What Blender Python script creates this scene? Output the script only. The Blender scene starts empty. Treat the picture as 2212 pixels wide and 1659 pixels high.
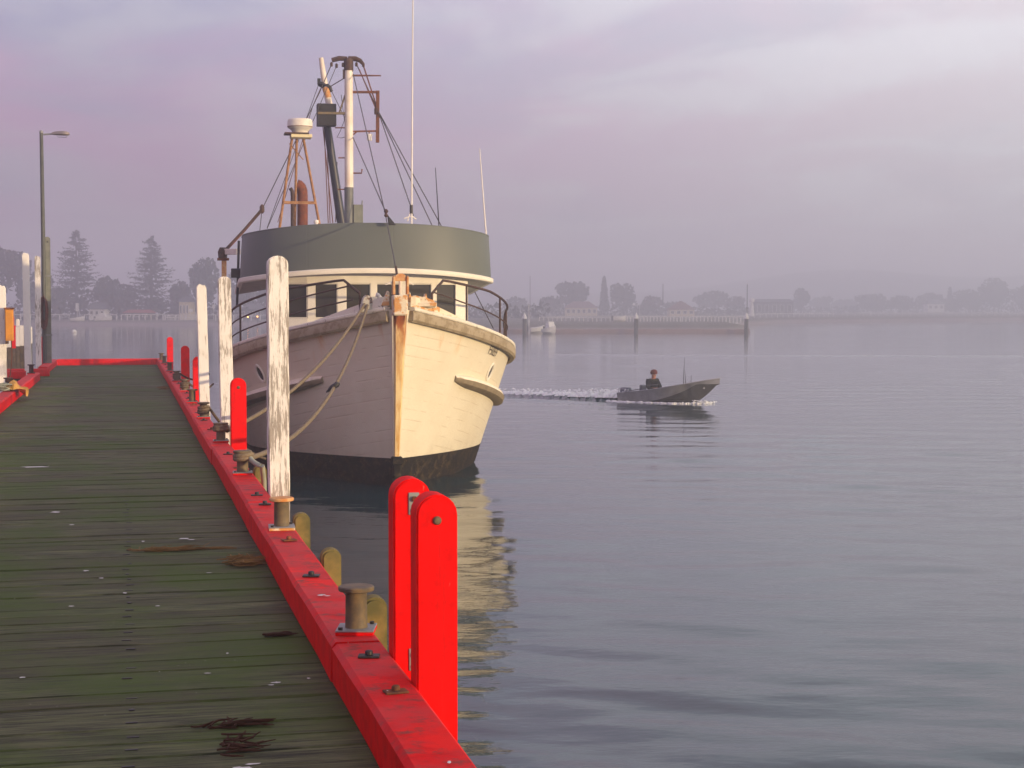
import bpy, bmesh, math, random
import numpy as np
from mathutils import Vector, Matrix, Quaternion

R = math.radians
S = bpy.context.scene
C = S.collection
rnd = random.Random(7)

# ------------------------------------------------------------------ camera, world, sun, exposure
FPX, CXP, CYP, HZP = 3540.0, 1106.0, 829.5, 664.0          # focal length, centre and horizon measured on the photo (2212 wide)
PITCH = math.atan((CYP - HZP) / FPX)
EYE = Vector((0, 0, 3.15))                                  # eye 3.15 m above the water, 1.6 m above the jetty deck
cd = bpy.data.cameras.new('camera'); cam = bpy.data.objects.new('camera', cd); C.objects.link(cam)
cd.sensor_width = 36; cd.lens = 36 * FPX / 2212; cd.clip_start = .1; cd.clip_end = 6000
cam.location = EYE; cam.rotation_euler = (R(90) - PITCH, 0, 0)
S.camera = cam

SUN_AZ, SUN_EL = 56.0, 3.6                                   # sun low behind the camera, to its right
w = bpy.data.worlds.new('World'); S.world = w; w.use_nodes = True
nt = w.node_tree; nt.nodes.clear(); N = nt.nodes.new; LK = nt.links.new
def wm(op, a, b=None, clamp=False):
    n = N('ShaderNodeMath'); n.operation = op; n.use_clamp = clamp
    for i, v in enumerate((a, b)):
        if v is None: continue
        if isinstance(v, (int, float)): n.inputs[i].default_value = v
        else: LK(v, n.inputs[i])
    return n.outputs[0]
def wmix(f, a, b, typ='MIX'):
    n = N('ShaderNodeMix'); n.data_type = 'RGBA'; n.blend_type = typ
    for k, v in ((0, f), (6, a), (7, b)):
        if isinstance(v, (int, float, tuple)): n.inputs[k].default_value = v if not isinstance(v, tuple) else (*v, 1)
        else: LK(v, n.inputs[k])
    return n.outputs[2]
tc = N('ShaderNodeTexCoord'); sx = N('ShaderNodeSeparateXYZ'); LK(tc.outputs['Generated'], sx.inputs[0])
zc = wm('MAXIMUM', sx.outputs[2], 0.0)
den = wm('ADD', zc, .13)
cx = N('ShaderNodeCombineXYZ')
LK(wm('DIVIDE', sx.outputs[0], den), cx.inputs[0]); LK(wm('MULTIPLY', wm('DIVIDE', sx.outputs[1], den), .75), cx.inputs[1])
def wnoise(scale, det, off):
    mp = N('ShaderNodeMapping'); mp.inputs['Location'].default_value = off; LK(cx.outputs[0], mp.inputs[0])
    n = N('ShaderNodeTexNoise'); n.inputs['Scale'].default_value = scale; n.inputs['Detail'].default_value = det
    n.inputs['Roughness'].default_value = .55; n.inputs['Distortion'].default_value = .5
    LK(mp.outputs[0], n.inputs['Vector']); return n.outputs['Fac']
def wramp(f, lo, hi):
    n = N('ShaderNodeMapRange'); n.interpolation_type = 'SMOOTHSTEP'
    n.inputs[1].default_value = lo; n.inputs[2].default_value = hi; LK(f, n.inputs[0]); return n.outputs[0]
n1 = wramp(wnoise(.9, 5, (3.1, 1.7, 0)), .30, .58)
n2 = wramp(wnoise(1.9, 7, (8.4, 2.2, 1)), .42, .64)
side = wramp(sx.outputs[0], -.30, .32)                        # the cloud is rosier away from the sun, paler on the sun's side
warm = wmix(n1, (.415, .43, .62), (.66, .375, .625))
pale = wmix(n1, (.52, .545, .61), (.66, .605, .65))
cloud = wmix(side, warm, pale)
cloud = wmix(wm('MULTIPLY', n2, wm('ADD', .35, wm('MULTIPLY', side, .40))), cloud, (.75, .76, .80))
elev = wramp(zc, 0.0, .22)
lift = wm('ADD', wm('MULTIPLY', elev, .78), wm('ADD', .43, wm('MULTIPLY', side, .52)))
cl = N('ShaderNodeVectorMath'); cl.operation = 'SCALE'; LK(cloud, cl.inputs[0]); LK(lift, cl.inputs[3])
bgc = N('ShaderNodeBackground'); LK(cl.outputs[0], bgc.inputs[0]); bgc.inputs[1].default_value = .9
sky = N('ShaderNodeTexSky'); sky.sky_type = 'NISHITA'; sky.sun_disc = False
sky.sun_elevation = R(SUN_EL); sky.sun_rotation = R(180 - SUN_AZ)
bgs = N('ShaderNodeBackground'); LK(sky.outputs[0], bgs.inputs[0]); bgs.inputs[1].default_value = .06
add = N('ShaderNodeMixShader'); add.inputs[0].default_value = .93
LK(bgs.outputs[0], add.inputs[1]); LK(bgc.outputs[0], add.inputs[2])
wo = N('ShaderNodeOutputWorld'); LK(add.outputs[0], wo.inputs[0])

ld = bpy.data.lights.new('sun', 'SUN'); ld.energy = 5.0; ld.angle = R(.8); ld.color = (1, .73, .42)
sun = bpy.data.objects.new('sun', ld); C.objects.link(sun)
sdir = Vector((math.sin(R(SUN_AZ)) * math.cos(R(SUN_EL)), -math.cos(R(SUN_AZ)) * math.cos(R(SUN_EL)), math.sin(R(SUN_EL))))
sun.rotation_euler = (-sdir).to_track_quat('-Z', 'Y').to_euler(); sun.location = (20, -15, 20)
S.view_settings.view_transform = 'Standard'; S.view_settings.look = 'None'
S.view_settings.exposure = 0.0; S.view_settings.gamma = 1; S.view_settings.use_curve_mapping = False
S.render.engine = 'CYCLES'
S.cycles.use_denoising = True; S.cycles.denoising_input_passes = 'RGB_ALBEDO_NORMAL'; S.cycles.denoising_prefilter = 'ACCURATE'; S.cycles.use_adaptive_sampling = False; S.cycles.volume_bounces = 2; S.cycles.max_bounces = 8
S.cycles.diffuse_bounces = 3; S.cycles.glossy_bounces = 3; S.cycles.sample_clamp_indirect = 6

# ------------------------------------------------------------------ photo measuring helpers (pixels of a 2212-wide view -> points)
def ray(px, py):
    x = (px - CXP) / FPX; y = (CYP - py) / FPX
    return Vector((x, math.cos(PITCH) + y * math.sin(PITCH), -math.sin(PITCH) + y * math.cos(PITCH)))
def at(px, py, Y):
    d = ray(px, py); return EYE + d * (Y / d.y)
BTH = R(11.5); BO = Vector((-2.055, 28.77, 0))               # fishing boat: yaw, stem at the waterline
BA = Vector((-math.sin(BTH), math.cos(BTH), 0)); BN = Vector((math.cos(BTH), math.sin(BTH), 0))
def bl(px, py, s=None, x=None):
    """boat-local point (x across, s aft of stem, z up)"""
    d = ray(px, py)
    k = ((BO - EYE).dot(BA) + s) / d.dot(BA) if s is not None else ((BO - EYE).dot(BN) + x) / d.dot(BN)
    p = EYE + d * k - BO
    return Vector((p.dot(BN), p.dot(BA), p.z))
JR = math.atan((CXP - 272) / FPX)                            # the jetty runs 13 degrees left of the view
def JP(u, t, z): return Vector((u * math.cos(JR) - t * math.sin(JR), u * math.sin(JR) + t * math.cos(JR), z))
DECK = 1.55; KT = 1.726

# ------------------------------------------------------------------ object helpers
def tag(o, label=None, cat=None, group=None, kind=None):
    if label: o['label'] = label
    if cat: o['category'] = cat
    if group: o['group'] = group
    if kind: o['kind'] = kind
    return o
def empty(name, loc, rz=0, label=None, cat=None, group=None):
    o = bpy.data.objects.new(name, None); C.objects.link(o); o.location = loc; o.rotation_euler = (0, 0, rz)
    o.empty_display_size = .2
    return tag(o, label, cat, group)
def copy_tree(o, parent=None):
    c = o.copy(); C.objects.link(c)
    if parent: c.parent = parent
    for ch in list(o.children): copy_tree(ch, c)
    return c

class MB:
    def __init__(s): s.v = []; s.f = []
    def add(s, vs, fs):
        b = len(s.v); s.v += [tuple(v) for v in vs]; s.f += [tuple(b + i for i in f) for f in fs]; return s
    def box(s, c, d, rz=0, M=None):
        x, y, z = d[0] / 2, d[1] / 2, d[2] / 2
        vs = [Vector(p) for p in ((-x,-y,-z),(x,-y,-z),(x,y,-z),(-x,y,-z),(-x,-y,z),(x,-y,z),(x,y,z),(-x,y,z))]
        m = M if M else Matrix.Rotation(rz, 3, 'Z')
        return s.add([m @ v + Vector(c) for v in vs], [(0,3,2,1),(4,5,6,7),(0,1,5,4),(1,2,6,5),(2,3,7,6),(3,0,4,7)])
    def beam(s, a, b, w, h=None):
        """rectangular bar from a to b"""
        a, b = Vector(a), Vector(b); h = h or w; d = b - a
        q = d.to_track_quat('Y', 'Z').to_matrix()
        return s.box((a + b) / 2, (w, d.length, h), M=q)
    def tube(s, pts, r, n=8, cap=True):
        pts = [Vector(p) for p in pts]; m = len(pts)
        rs = r if isinstance(r, (list, tuple)) else [r] * m
        b = len(s.v); up = None
        for i, p in enumerate(pts):
            d = (pts[min(i + 1, m - 1)] - pts[max(i - 1, 0)]).normalized()
            if up is None: up = d.orthogonal().normalized()
            up = (up - d * up.dot(d))
            up = up.normalized() if up.length > 1e-5 else d.orthogonal().normalized()
            sd = d.cross(up)
            for k in range(n):
                a = 2 * math.pi * k / n
                s.v.append(tuple(p + (up * math.cos(a) + sd * math.sin(a)) * rs[i]))
        for i in range(m - 1):
            for k in range(n):
                k2 = (k + 1) % n
                s.f.append((b + i*n + k, b + i*n + k2, b + (i+1)*n + k2, b + (i+1)*n + k))
        if cap:
            s.f.append(tuple(b + k for k in range(n))[::-1]); s.f.append(tuple(b + (m-1)*n + k for k in range(n)))
        return s
    def lathe(s, prof, c=(0,0,0), n=20):
        """prof: (radius, z) pairs"""
        b = len(s.v); c = Vector(c)
        for r, z in prof:
            for k in range(n):
                a = 2*math.pi*k/n; s.v.append((c.x + r*math.cos(a), c.y + r*math.sin(a), c.z + z))
        for i in range(len(prof)-1):
            for k in range(n):
                k2 = (k+1) % n; s.f.append((b+i*n+k, b+i*n+k2, b+(i+1)*n+k2, b+(i+1)*n+k))
        s.f.append(tuple(b+k for k in range(n))[::-1]); s.f.append(tuple(b+(len(prof)-1)*n+k for k in range(n)))
        return s
    def grid(s, rows, close=False):
        b = len(s.v); n = len(rows[0])
        for r in rows: s.v += [tuple(p) for p in r]
        for i in range(len(rows)-1):
            for k in range(n if close else n-1):
                k2 = (k+1) % n; s.f.append((b+i*n+k, b+i*n+k2, b+(i+1)*n+k2, b+(i+1)*n+k))
        return s
    def prism(s, poly, y0, y1):
        """polygon in the x-z plane, given depth along y"""
        n = len(poly); b = len(s.v)
        s.v += [(x, y0, z) for x, z in poly] + [(x, y1, z) for x, z in poly]
        s.f.append(tuple(range(b, b+n))); s.f.append(tuple(range(b+2*n-1, b+n-1, -1)))
        for k in range(n):
            k2 = (k+1) % n; s.f.append((b+k2, b+k, b+n+k, b+n+k2))
        return s
    def build(s, name, mat, parent=None, bevel=0, seg=1, smooth=30, loc=None, rz=0, matrix=None):
        me = bpy.data.meshes.new(name); me.from_pydata(s.v, [], s.f)
        if bevel or smooth or True:
            bm = bmesh.new(); bm.from_mesh(me)
            bmesh.ops.recalc_face_normals(bm, faces=bm.faces)
            if bevel:
                es = [e for e in bm.edges if len(e.link_faces) == 2 and e.calc_face_angle(0) > R(35)]
                bmesh.ops.bevel(bm, geom=es, offset=bevel, segments=seg, affect='EDGES', clamp_overlap=True)
            bm.to_mesh(me); bm.free()
        if smooth:
            me.polygons.foreach_set('use_smooth', [True]*len(me.polygons)); me.set_sharp_from_angle(angle=R(smooth))
        if mat: me.materials.append(mat)
        o = bpy.data.objects.new(name, me); C.objects.link(o)
        if parent: o.parent = parent
        if loc is not None: o.location = loc
        if rz: o.rotation_euler = (0, 0, rz)
        return o
def sag(a, b, d, n=14):
    a, b = Vector(a), Vector(b)
    return [a.lerp(b, i/n) - Vector((0, 0, 4*d*(i/n)*(1-i/n))) for i in range(n+1)]

# ------------------------------------------------------------------ materials
class Mat:
    def __init__(s, name, rough=.6, spec=.4, metal=0):
        s.m = bpy.data.materials.new(name); s.m.use_nodes = True; s.t = s.m.node_tree
        s.b = s.t.nodes['Principled BSDF']; s.b.inputs['Roughness'].default_value = rough
        s.b.inputs['Specular IOR Level'].default_value = spec; s.b.inputs['Metallic'].default_value = metal
        s.tc = s.t.nodes.new('ShaderNodeTexCoord')
    def n(s, typ): return s.t.nodes.new(typ)
    def l(s, a, b): s.t.links.new(a, b)
    def coord(s, scale=(1,1,1), src='Object', rand=False, rot=(0,0,0)):
        mp = s.n('ShaderNodeMapping'); mp.inputs['Scale'].default_value = scale; mp.inputs['Rotation'].default_value = rot
        s.l(s.tc.outputs[src], mp.inputs[0])
        if rand:
            oi = s.n('ShaderNodeObjectInfo'); mu = s.n('ShaderNodeMath'); mu.operation = 'MULTIPLY'; mu.inputs[1].default_value = 57
            s.l(oi.outputs['Random'], mu.inputs[0]); s.l(mu.outputs[0], mp.inputs['Location'])
        return mp.outputs[0]
    def noise(s, vec, scale=5, det=4, rough=.6, dist=0):
        n = s.n('ShaderNodeTexNoise'); n.inputs['Scale'].default_value = scale; n.inputs['Detail'].default_value = det
        n.inputs['Roughness'].default_value = rough; n.inputs['Distortion'].default_value = dist
        s.l(vec, n.inputs['Vector']); return n.outputs['Fac']
    def vor(s, vec, scale, feat='F1'):
        n = s.n('ShaderNodeTexVoronoi'); n.feature = feat; n.inputs['Scale'].default_value = scale
        s.l(vec, n.inputs['Vector']); return n.outputs['Distance']
    def ramp(s, f, lo, hi, o0=0, o1=1):
        n = s.n('ShaderNodeMapRange'); n.interpolation_type = 'SMOOTHSTEP'
        for i, v in ((1,lo),(2,hi),(3,o0),(4,o1)): n.inputs[i].default_value = v
        s.l(f, n.inputs[0]); return n.outputs[0]
    def math(s, op, a, b=None):
        n = s.n('ShaderNodeMath'); n.operation = op
        for i, v in enumerate((a, b)):
            if v is None: continue
            if isinstance(v, (int, float)): n.inputs[i].default_value = v
            else: s.l(v, n.inputs[i])
        return n.outputs[0]
    def mix(s, f, a, b):
        n = s.n('ShaderNodeMix'); n.data_type = 'RGBA'
        for k, v in ((0,f),(6,a),(7,b)):
            if isinstance(v, tuple): n.inputs[k].default_value = (*v, 1)
            elif isinstance(v, (int,float)): n.inputs[k].default_value = v
            else: s.l(v, n.inputs[k])
        return n.outputs[2]
    def sep(s, vec):
        n = s.n('ShaderNodeSeparateXYZ'); s.l(vec, n.inputs[0]); return n.outputs
    def col(s, c):
        if isinstance(c, tuple): s.b.inputs['Base Color'].default_value = (*c, 1)
        else: s.l(c, s.b.inputs['Base Color'])
        return s
    def rough(s, f): s.l(f, s.b.inputs['Roughness']); return s
    def bump(s, f, st=.3, dist=.01):
        n = s.n('ShaderNodeBump'); n.inputs['Strength'].default_value = st; n.inputs['Distance'].default_value = dist
        s.l(f, n.inputs['Height']); s.l(n.outputs[0], s.b.inputs['Normal']); return s
def simple(name, c, rough=.6, spec=.4, metal=0, var=.25, scale=6, c2=None, bump=.15):
    m = Mat(name, rough, spec, metal); v = m.coord(rand=True); f = m.ramp(m.noise(v, scale, 5), .3, .7)
    c2 = c2 or tuple(x*(1-var) for x in c)
    m.col(m.mix(f, c, c2)); m.bump(m.noise(v, scale*6, 3), bump, .004); return m.m

def mk_deck():
    m = Mat('weathered_deck_timber', .8, .12)
    v = m.coord((1, 1, 1), rand=True); g = m.coord((.9, 16, 1), rand=True); wv = m.coord(src='Object')
    grain = m.noise(g, 3, 7, .7); fine = m.noise(m.coord((3, 90, 1), rand=True), 3, 4, .7)
    oi = m.n('ShaderNodeObjectInfo')
    c = m.mix(m.ramp(grain, .34, .66), (.014, .018, .009), (.140, .152, .076))
    c = m.mix(m.ramp(oi.outputs['Random'], 0, 1, 0, .5), c, (.044, .040, .022))
    geo = m.n('ShaderNodeNewGeometry')
    moss = m.ramp(m.noise(geo.outputs['Position'], 1.1, 6, .65), .40, .64)
    c = m.mix(m.math('MULTIPLY', moss, m.ramp(grain, .3, .6, .35, .95)), c, (.052, .088, .014))
    och = m.ramp(m.noise(m.coord((1.2, 9, 1), rand=True), 2.2, 6, .7), .63, .76)
    c = m.mix(m.math('MULTIPLY', och, .6), c, (.24, .165, .07))
    crack = m.ramp(fine, .62, .70)
    c = m.mix(m.math('MULTIPLY', crack, .75), c, (.015, .014, .010))
    sp = m.ramp(m.vor(m.coord((2.2, 5, 1), rand=True), 5.5), .055, .03)
    c = m.mix(m.math('MULTIPLY', sp, m.ramp(m.noise(v, 2.3, 2), .50, .60)), c, (.42, .42, .38))
    m.col(c); m.rough(m.ramp(grain, .2, .8, .58, .9)); m.bump(m.math('ADD', grain, m.math('MULTIPLY', fine, .6)), .55, .012)
    return m.m
DECKM = mk_deck()

def mk_red(name, c=(.60, .012, .012), worn=0.0, spec=.3, rough=.5):
    m = Mat(name, rough, spec); v = m.coord(rand=True); geo = m.n('ShaderNodeNewGeometry'); p = geo.outputs['Position']
    n1 = m.noise(p, 9, 6, .7); n2 = m.noise(m.coord((1, 1, .12), rand=True), 30, 4)
    c1 = m.mix(m.ramp(n1, .35, .75), c, (c[0]*.70, c[1]*.8, c[2]*.8))
    sl = m.noise(m.coord((26, 26, .8), rand=True), 1.3, 6, .7); c1 = m.mix(m.math('MULTIPLY', m.ramp(sl, .58, .70), .45), c1, (c[0]*.45, .012, .010))
    ck = m.math('MULTIPLY', m.ramp(m.noise(m.coord((40, 40, 5), rand=True), 1.2, 4, .6), .70, .73), .8); c1 = m.mix(ck, c1, (.50, .20, .16))
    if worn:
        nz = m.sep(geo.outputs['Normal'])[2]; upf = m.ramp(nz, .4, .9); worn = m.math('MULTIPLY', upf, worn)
        patch = m.math('MULTIPLY', m.ramp(m.noise(p, 2.6, 6, .7), .30, .60), worn)  # pinkish patches paint the sky's sheen onto upward faces, together with chalky wear
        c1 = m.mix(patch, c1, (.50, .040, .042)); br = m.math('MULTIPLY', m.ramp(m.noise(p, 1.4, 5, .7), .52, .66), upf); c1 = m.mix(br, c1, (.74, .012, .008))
        dirt = m.math('MULTIPLY', m.ramp(m.noise(p, 7, 8, .75), .50, .68), worn)
        c1 = m.mix(dirt, c1, (.14, .055, .045))
        chip = m.ramp(m.vor(p, 9), .035, .02)
        c1 = m.mix(m.math('MULTIPLY', m.math('MULTIPLY', chip, upf), m.ramp(m.noise(p, 3.3, 2), .52, .6)), c1, (.62, .58, .55))
    m.col(c1); m.bump(m.math('ADD', n2, n1), .25, .004); return m.m
REDP = mk_red('red_post_paint', (.78, .002, .002), 0, .06, .6)
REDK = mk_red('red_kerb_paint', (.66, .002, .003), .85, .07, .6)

def mk_whitepost(name, wear):
    m = Mat(name, .75, .25); v = m.coord((24, 24, 2.4), rand=True); v2 = m.coord((52, 52, 6.5), rand=True); o = m.coord(rand=True)
    big = m.noise(o, 1.6, 3); st = m.noise(v, 1.4, 7, .72); st2 = m.noise(v2, 1.2, 5, .7)
    k = m.math('ADD', m.math('MULTIPLY', st, .6), m.math('ADD', m.math('MULTIPLY', st2, .35), m.math('MULTIPLY', big, .35)))
    bare = m.math('MULTIPLY', m.ramp(k, .72 - wear*.07, .80 - wear*.07), .85)
    wood = m.mix(m.ramp(st2, .3, .7), (.15, .125, .105), (.30, .265, .225))
    c = m.mix(bare, m.mix(big, (.80, .78, .74), (.72, .70, .66)), wood)
    green = m.math('MULTIPLY', m.ramp(m.noise(o, 3.1, 4), .55, .72), .25)
    c = m.mix(green, c, (.26, .25, .13))
    m.col(c); m.bump(m.math('SUBTRACT', st2, bare), .5, .006); return m.m
WPOST = mk_whitepost('flaking_white_post_paint', 1.0); WPOST1 = mk_whitepost('badly_flaking_white_post_paint', 1.4); WPOST2 = mk_whitepost('white_post_paint', .35)

def mk_rust(name, a=(.22, .075, .025), b=(.06, .028, .018), rough=.8):
    m = Mat(name, rough, .25); v = m.coord(rand=True); f = m.noise(v, 14, 6, .7)
    m.col(m.mix(m.ramp(f, .32, .68), a, b)); m.bump(f, .4, .004); return m.m
RUST = mk_rust('rusty_steel'); RUSTD = mk_rust('dark_rusty_rail', (.085, .042, .028), (.035, .025, .020), .6)
RUSTO = mk_rust('orange_rust', (.50, .17, .035), (.62, .42, .20))
IRON = mk_rust('galvanised_iron_bollard', (.165, .12, .062), (.085, .072, .052), .6)
STEEL = simple('grey_galvanised_steel', (.26, .27, .27), .5, .5, .3)
PILEM = simple('mossy_pile_timber', (.22, .17, .055), .85, .2, c2=(.10, .095, .035), scale=9)
PILED = simple('wet_pile_timber', (.06, .055, .04), .7, .3)
BLACKM = simple('black_metal', (.018, .018, .02), .5, .4)
NAVY = simple('dark_navy_spar_paint', (.018, .022, .036), .45, .5)
ROPE = simple('hemp_mooring_rope', (.23, .185, .12), .9, .1, c2=(.13, .10, .07), scale=40)
ROPED = simple('old_grey_brown_rope', (.16, .125, .085), .9, .1, c2=(.08, .06, .045), scale=30)
WIRE = simple('rigging_wire', (.05, .045, .045), .5, .4)
WIRER = simple('rusty_wire', (.15, .06, .035), .7, .3)
WHITE = simple('white_paint', (.74, .72, .68), .5, .4, c2=(.66, .63, .57), scale=2)
CREAM = simple('cream_white_paint', (.76, .72, .62), .5, .4, c2=(.70, .66, .55), scale=2)
MASTW = simple('mast_white_paint', (.76, .70, .62), .5, .4, c2=(.62, .52, .42), scale=3)
MASTG = simple('mast_grey_paint', (.15, .16, .155), .55, .4)
def mk_visor():
    m = Mat('grey_green_visor_paint', .5, .35); v = m.coord(); f = m.noise(v, .8, 5, .6); g = m.noise(v, 45, 3)
    m.col(m.mix(m.ramp(f, .3, .7), (.092, .108, .100), (.108, .122, .108))); x, y, z = m.sep(v); sm = m.math('ABSOLUTE', m.math('SUBTRACT', m.math('FRACT', m.math('ADD', m.math('MULTIPLY', x, .62), .31)), .5)); m.bump(m.math('ADD', m.math('MULTIPLY', g, .2), m.ramp(sm, .004, .012)), .25, .006); return m.m
VISOR = mk_visor()
def mk_hull():
    m = Mat('weathered_white_hull_paint', .48, .4); v = m.coord(); x, y, z = m.sep(v)
    cz = m.math('ADD', z, m.math('MULTIPLY', y, .20))
    base = m.mix(m.ramp(m.noise(v, 1.3, 6, .65), .3, .7), (.71, .655, .51), (.66, .595, .45))
    # carvel plank seams: hairlines that run with the sheer
    fr = m.math('ABSOLUTE', m.math('SUBTRACT', m.math('FRACT', m.math('MULTIPLY', cz, 5.6)), .5))
    seam = m.math('MULTIPLY', m.ramp(fr, .085, .03), m.ramp(m.noise(v, 2.2, 4), .44, .60))
    c = m.mix(m.math('MULTIPLY', seam, .26), base, (.38, .27, .15))
    # runs of rust below the bulwark
    run = m.math('MULTIPLY', m.ramp(m.noise(m.coord((2.5, 2.5, .25)), 1.6, 5, .6), .60, .74), m.ramp(cz, 2.0, 2.9))
    c = m.mix(m.math('MULTIPLY', run, .55), c, (.55, .26, .06))
    wk = m.math('MULTIPLY', m.ramp(m.math('ABSOLUTE', m.math('SUBTRACT', m.math('ADD', y, m.math('MULTIPLY', z, .12)), .88)), .10, .02), m.math('MULTIPLY', m.ramp(z, 2.15, 2.65), m.ramp(m.noise(m.coord((3, 9, .8)), 2, 4), .35, .6)))
    c = m.mix(m.math('MULTIPLY', wk, .6), c, (.62, .34, .09))
    spot = m.math('MULTIPLY', m.ramp(m.vor(v, 3.1), .055, .03), m.ramp(m.noise(v, 1.7, 2), .52, .58)); c = m.mix(m.math('MULTIPLY', spot, .7), c, (.30, .17, .07))
    low = m.math('MULTIPLY', m.ramp(z, .95, .45), m.ramp(m.noise(v, 3, 5), .3, .75))
    c = m.mix(m.math('MULTIPLY', low, .35), c, (.42, .38, .28))
    m.col(c); m.bump(m.math('SUBTRACT', m.math('MULTIPLY', m.noise(v, 5, 4), .6), m.math('MULTIPLY', seam, .6)), .35, .012); return m.m
HULL = mk_hull()
def mk_boot():
    m = Mat('black_antifouling', .7, .08); v = m.coord(); f = m.noise(v, 7, 6, .7); b = m.ramp(m.vor(v, 16), .22, .12)
    k = m.math('MULTIPLY', b, m.ramp(m.noise(v, 2.2, 4), .45, .6))
    c = m.mix(m.ramp(f, .45, .75), (.012, .012, .011), (.075, .055, .028)); m.col(m.mix(k, c, (.16, .10, .055)))
    m.bump(f, .5, .02); return m.m
BOOT = mk_boot()
def mk_stem():
    m = Mat('rust_stained_stem_paint', .6, .3); v = m.coord((9, 9, .6)); x, y, z = m.sep(m.coord())
    f = m.noise(v, 1.3, 7, .7)
    c = m.mix(m.ramp(f, .40, .70), (.78, .60, .30), (.60, .33, .09))
    top = m.ramp(z, 1.9, 3.0)
    k = m.math('MULTIPLY', m.ramp(m.noise(m.coord((7, 7, .9)), 1.1, 6), .34, .56), top)
    c = m.mix(k, c, (.34, .085, .010)); c = m.mix(m.math('MULTIPLY', m.ramp(z, 2.78, 3.02), m.ramp(f, .3, .55)), c, (.10, .028, .010)); m.col(c); m.bump(f, .3, .01); return m.m
STEM = mk_stem()
def mk_chip(name, a, b, c3, t=.55):
    m = Mat(name, .75, .25); v = m.coord(); f = m.noise(v, 5, 7, .72); g = m.noise(v, 13, 6, .7)
    c = m.mix(m.ramp(f, t, t+.06), a, b); c = m.mix(m.ramp(g, .60, .68), c, c3); m.col(c); m.bump(m.math('ADD', f, g), .5, .01); return m.m
CAPM = mk_chip('chipped_white_rail_cap', (.66, .62, .52), (.17, .13, .075), (.07, .05, .035), .60)
RUBM = mk_chip('weathered_rub_rail_timber', (.33, .27, .18), (.24, .19, .115), (.46, .40, .30), .5)
CRUSTY = mk_chip('rust_eaten_white_paint', (.68, .60, .45), (.56, .27, .08), (.09, .045, .025), .50)
def mk_spon():
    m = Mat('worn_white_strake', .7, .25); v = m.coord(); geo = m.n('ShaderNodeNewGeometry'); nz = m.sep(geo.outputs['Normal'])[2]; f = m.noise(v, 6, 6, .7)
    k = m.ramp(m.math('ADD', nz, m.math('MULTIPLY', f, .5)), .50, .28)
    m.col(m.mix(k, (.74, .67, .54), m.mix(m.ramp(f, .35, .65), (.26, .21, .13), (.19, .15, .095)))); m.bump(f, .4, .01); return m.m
SPON = mk_spon()
GLASSD = Mat('dark_window_glass', .08, .5).col((.032, .029, .022)).m
ALU = simple('bare_aluminium', (.34, .34, .35), .45, .5, .4, c2=(.25, .25, .26), scale=4)
ALUD = simple('shade_toned_aluminium', (.13, .13, .13), .5, .45, .3, c2=(.085, .085, .085), scale=4)  # darker copy of the aluminium; shade of down-facing plates is in the colour
CLOTH = simple('dark_green_jacket', (.018, .020, .014), .9, .1)
SKIN = simple('skin', (.36, .17, .11), .6, .3, var=.1)
BEANIE = simple('dull_red_knit', (.12, .038, .030), .9, .1)
YELLOW = simple('yellow_oilskin', (.72, .36, .03), .6, .3)
ORANGE = simple('orange_cabinet_paint', (.62, .26, .03), .5, .35)
NETG = simple('grey_green_rope', (.34, .36, .28), .9, .1)
LAMPM = simple('lamp_head_metal', (.36, .30, .26), .5, .4)
LENS = Mat('lamp_lens', .2, .5).col((.62, .60, .55)).m
TIMG = simple('grey_green_post_timber', (.15, .165, .135), .85, .2, c2=(.22, .23, .19), scale=5)
WEED = simple('dry_seaweed', (.055, .026, .016), .9, .1)
STRAW = simple('dry_seagrass', (.24, .145, .05), .9, .1, c2=(.13, .08, .03))
GUANO = simple('bird_droppings', (.60, .60, .58), .9, .1)
FOLI = [simple('foliage_green', (.040, .052, .030), .9, .1, scale=.4, c2=(.026, .034, .022), bump=0),
        simple('foliage_dark', (.028, .036, .026), .9, .1, scale=.4, c2=(.018, .024, .018), bump=0),
        simple('foliage_brown', (.060, .046, .038), .9, .1, scale=.4, c2=(.040, .032, .028), bump=0)]
BARK = simple('bark', (.06, .048, .04), .9, .1)
HWALL = simple('pale_yellow_wall', (.62, .54, .36), .8, .2)
HWHITE = simple('white_wall', (.74, .73, .70), .8, .2)
HROOF = simple('dull_red_roof', (.17, .085, .07), .8, .2)
HROOFG = simple('grey_roof', (.10, .10, .105), .8, .2)
def mk_lit():
    m = Mat('lit_bulb'); m.col((.8, .4, .1)); m.b.inputs['Emission Color'].default_value = (1, .42, .10, 1); m.b.inputs['Emission Strength'].default_value = 9; return m.m
LITM = mk_lit()

# ------------------------------------------------------------------ setting: water, far ground, hill, haze
def mk_water():
    m = Mat('harbour_water', .035, .5); m.b.inputs['IOR'].default_value = 1.333
    m.col((.006, .036, .046)); v = m.coord((1, 1.9, 1), rot=(0, 0, .12))
    f = m.math('ADD', m.noise(v, 1.3, 3, .5), m.math('ADD', m.math('MULTIPLY', m.noise(v, 4.5, 3, .5), .24), m.math('MULTIPLY', m.noise(v, 11, 2, .5), .07)))
    patch = m.ramp(m.noise(m.coord((.03, .11, 1)), 1.0, 3), .38, .64, .45, 1.0)
    n = m.n('ShaderNodeBump'); n.inputs['Distance'].default_value = .05; m.l(m.math('MULTIPLY', patch, .25), n.inputs['Strength'])
    m.l(f, n.inputs['Height']); m.l(n.outputs[0], m.b.inputs['Normal']); return m.m
WATER = mk_water()
wake_a = Vector((3.95, 55.4)); wake_b = Vector((-3.2, 60.6))
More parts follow.
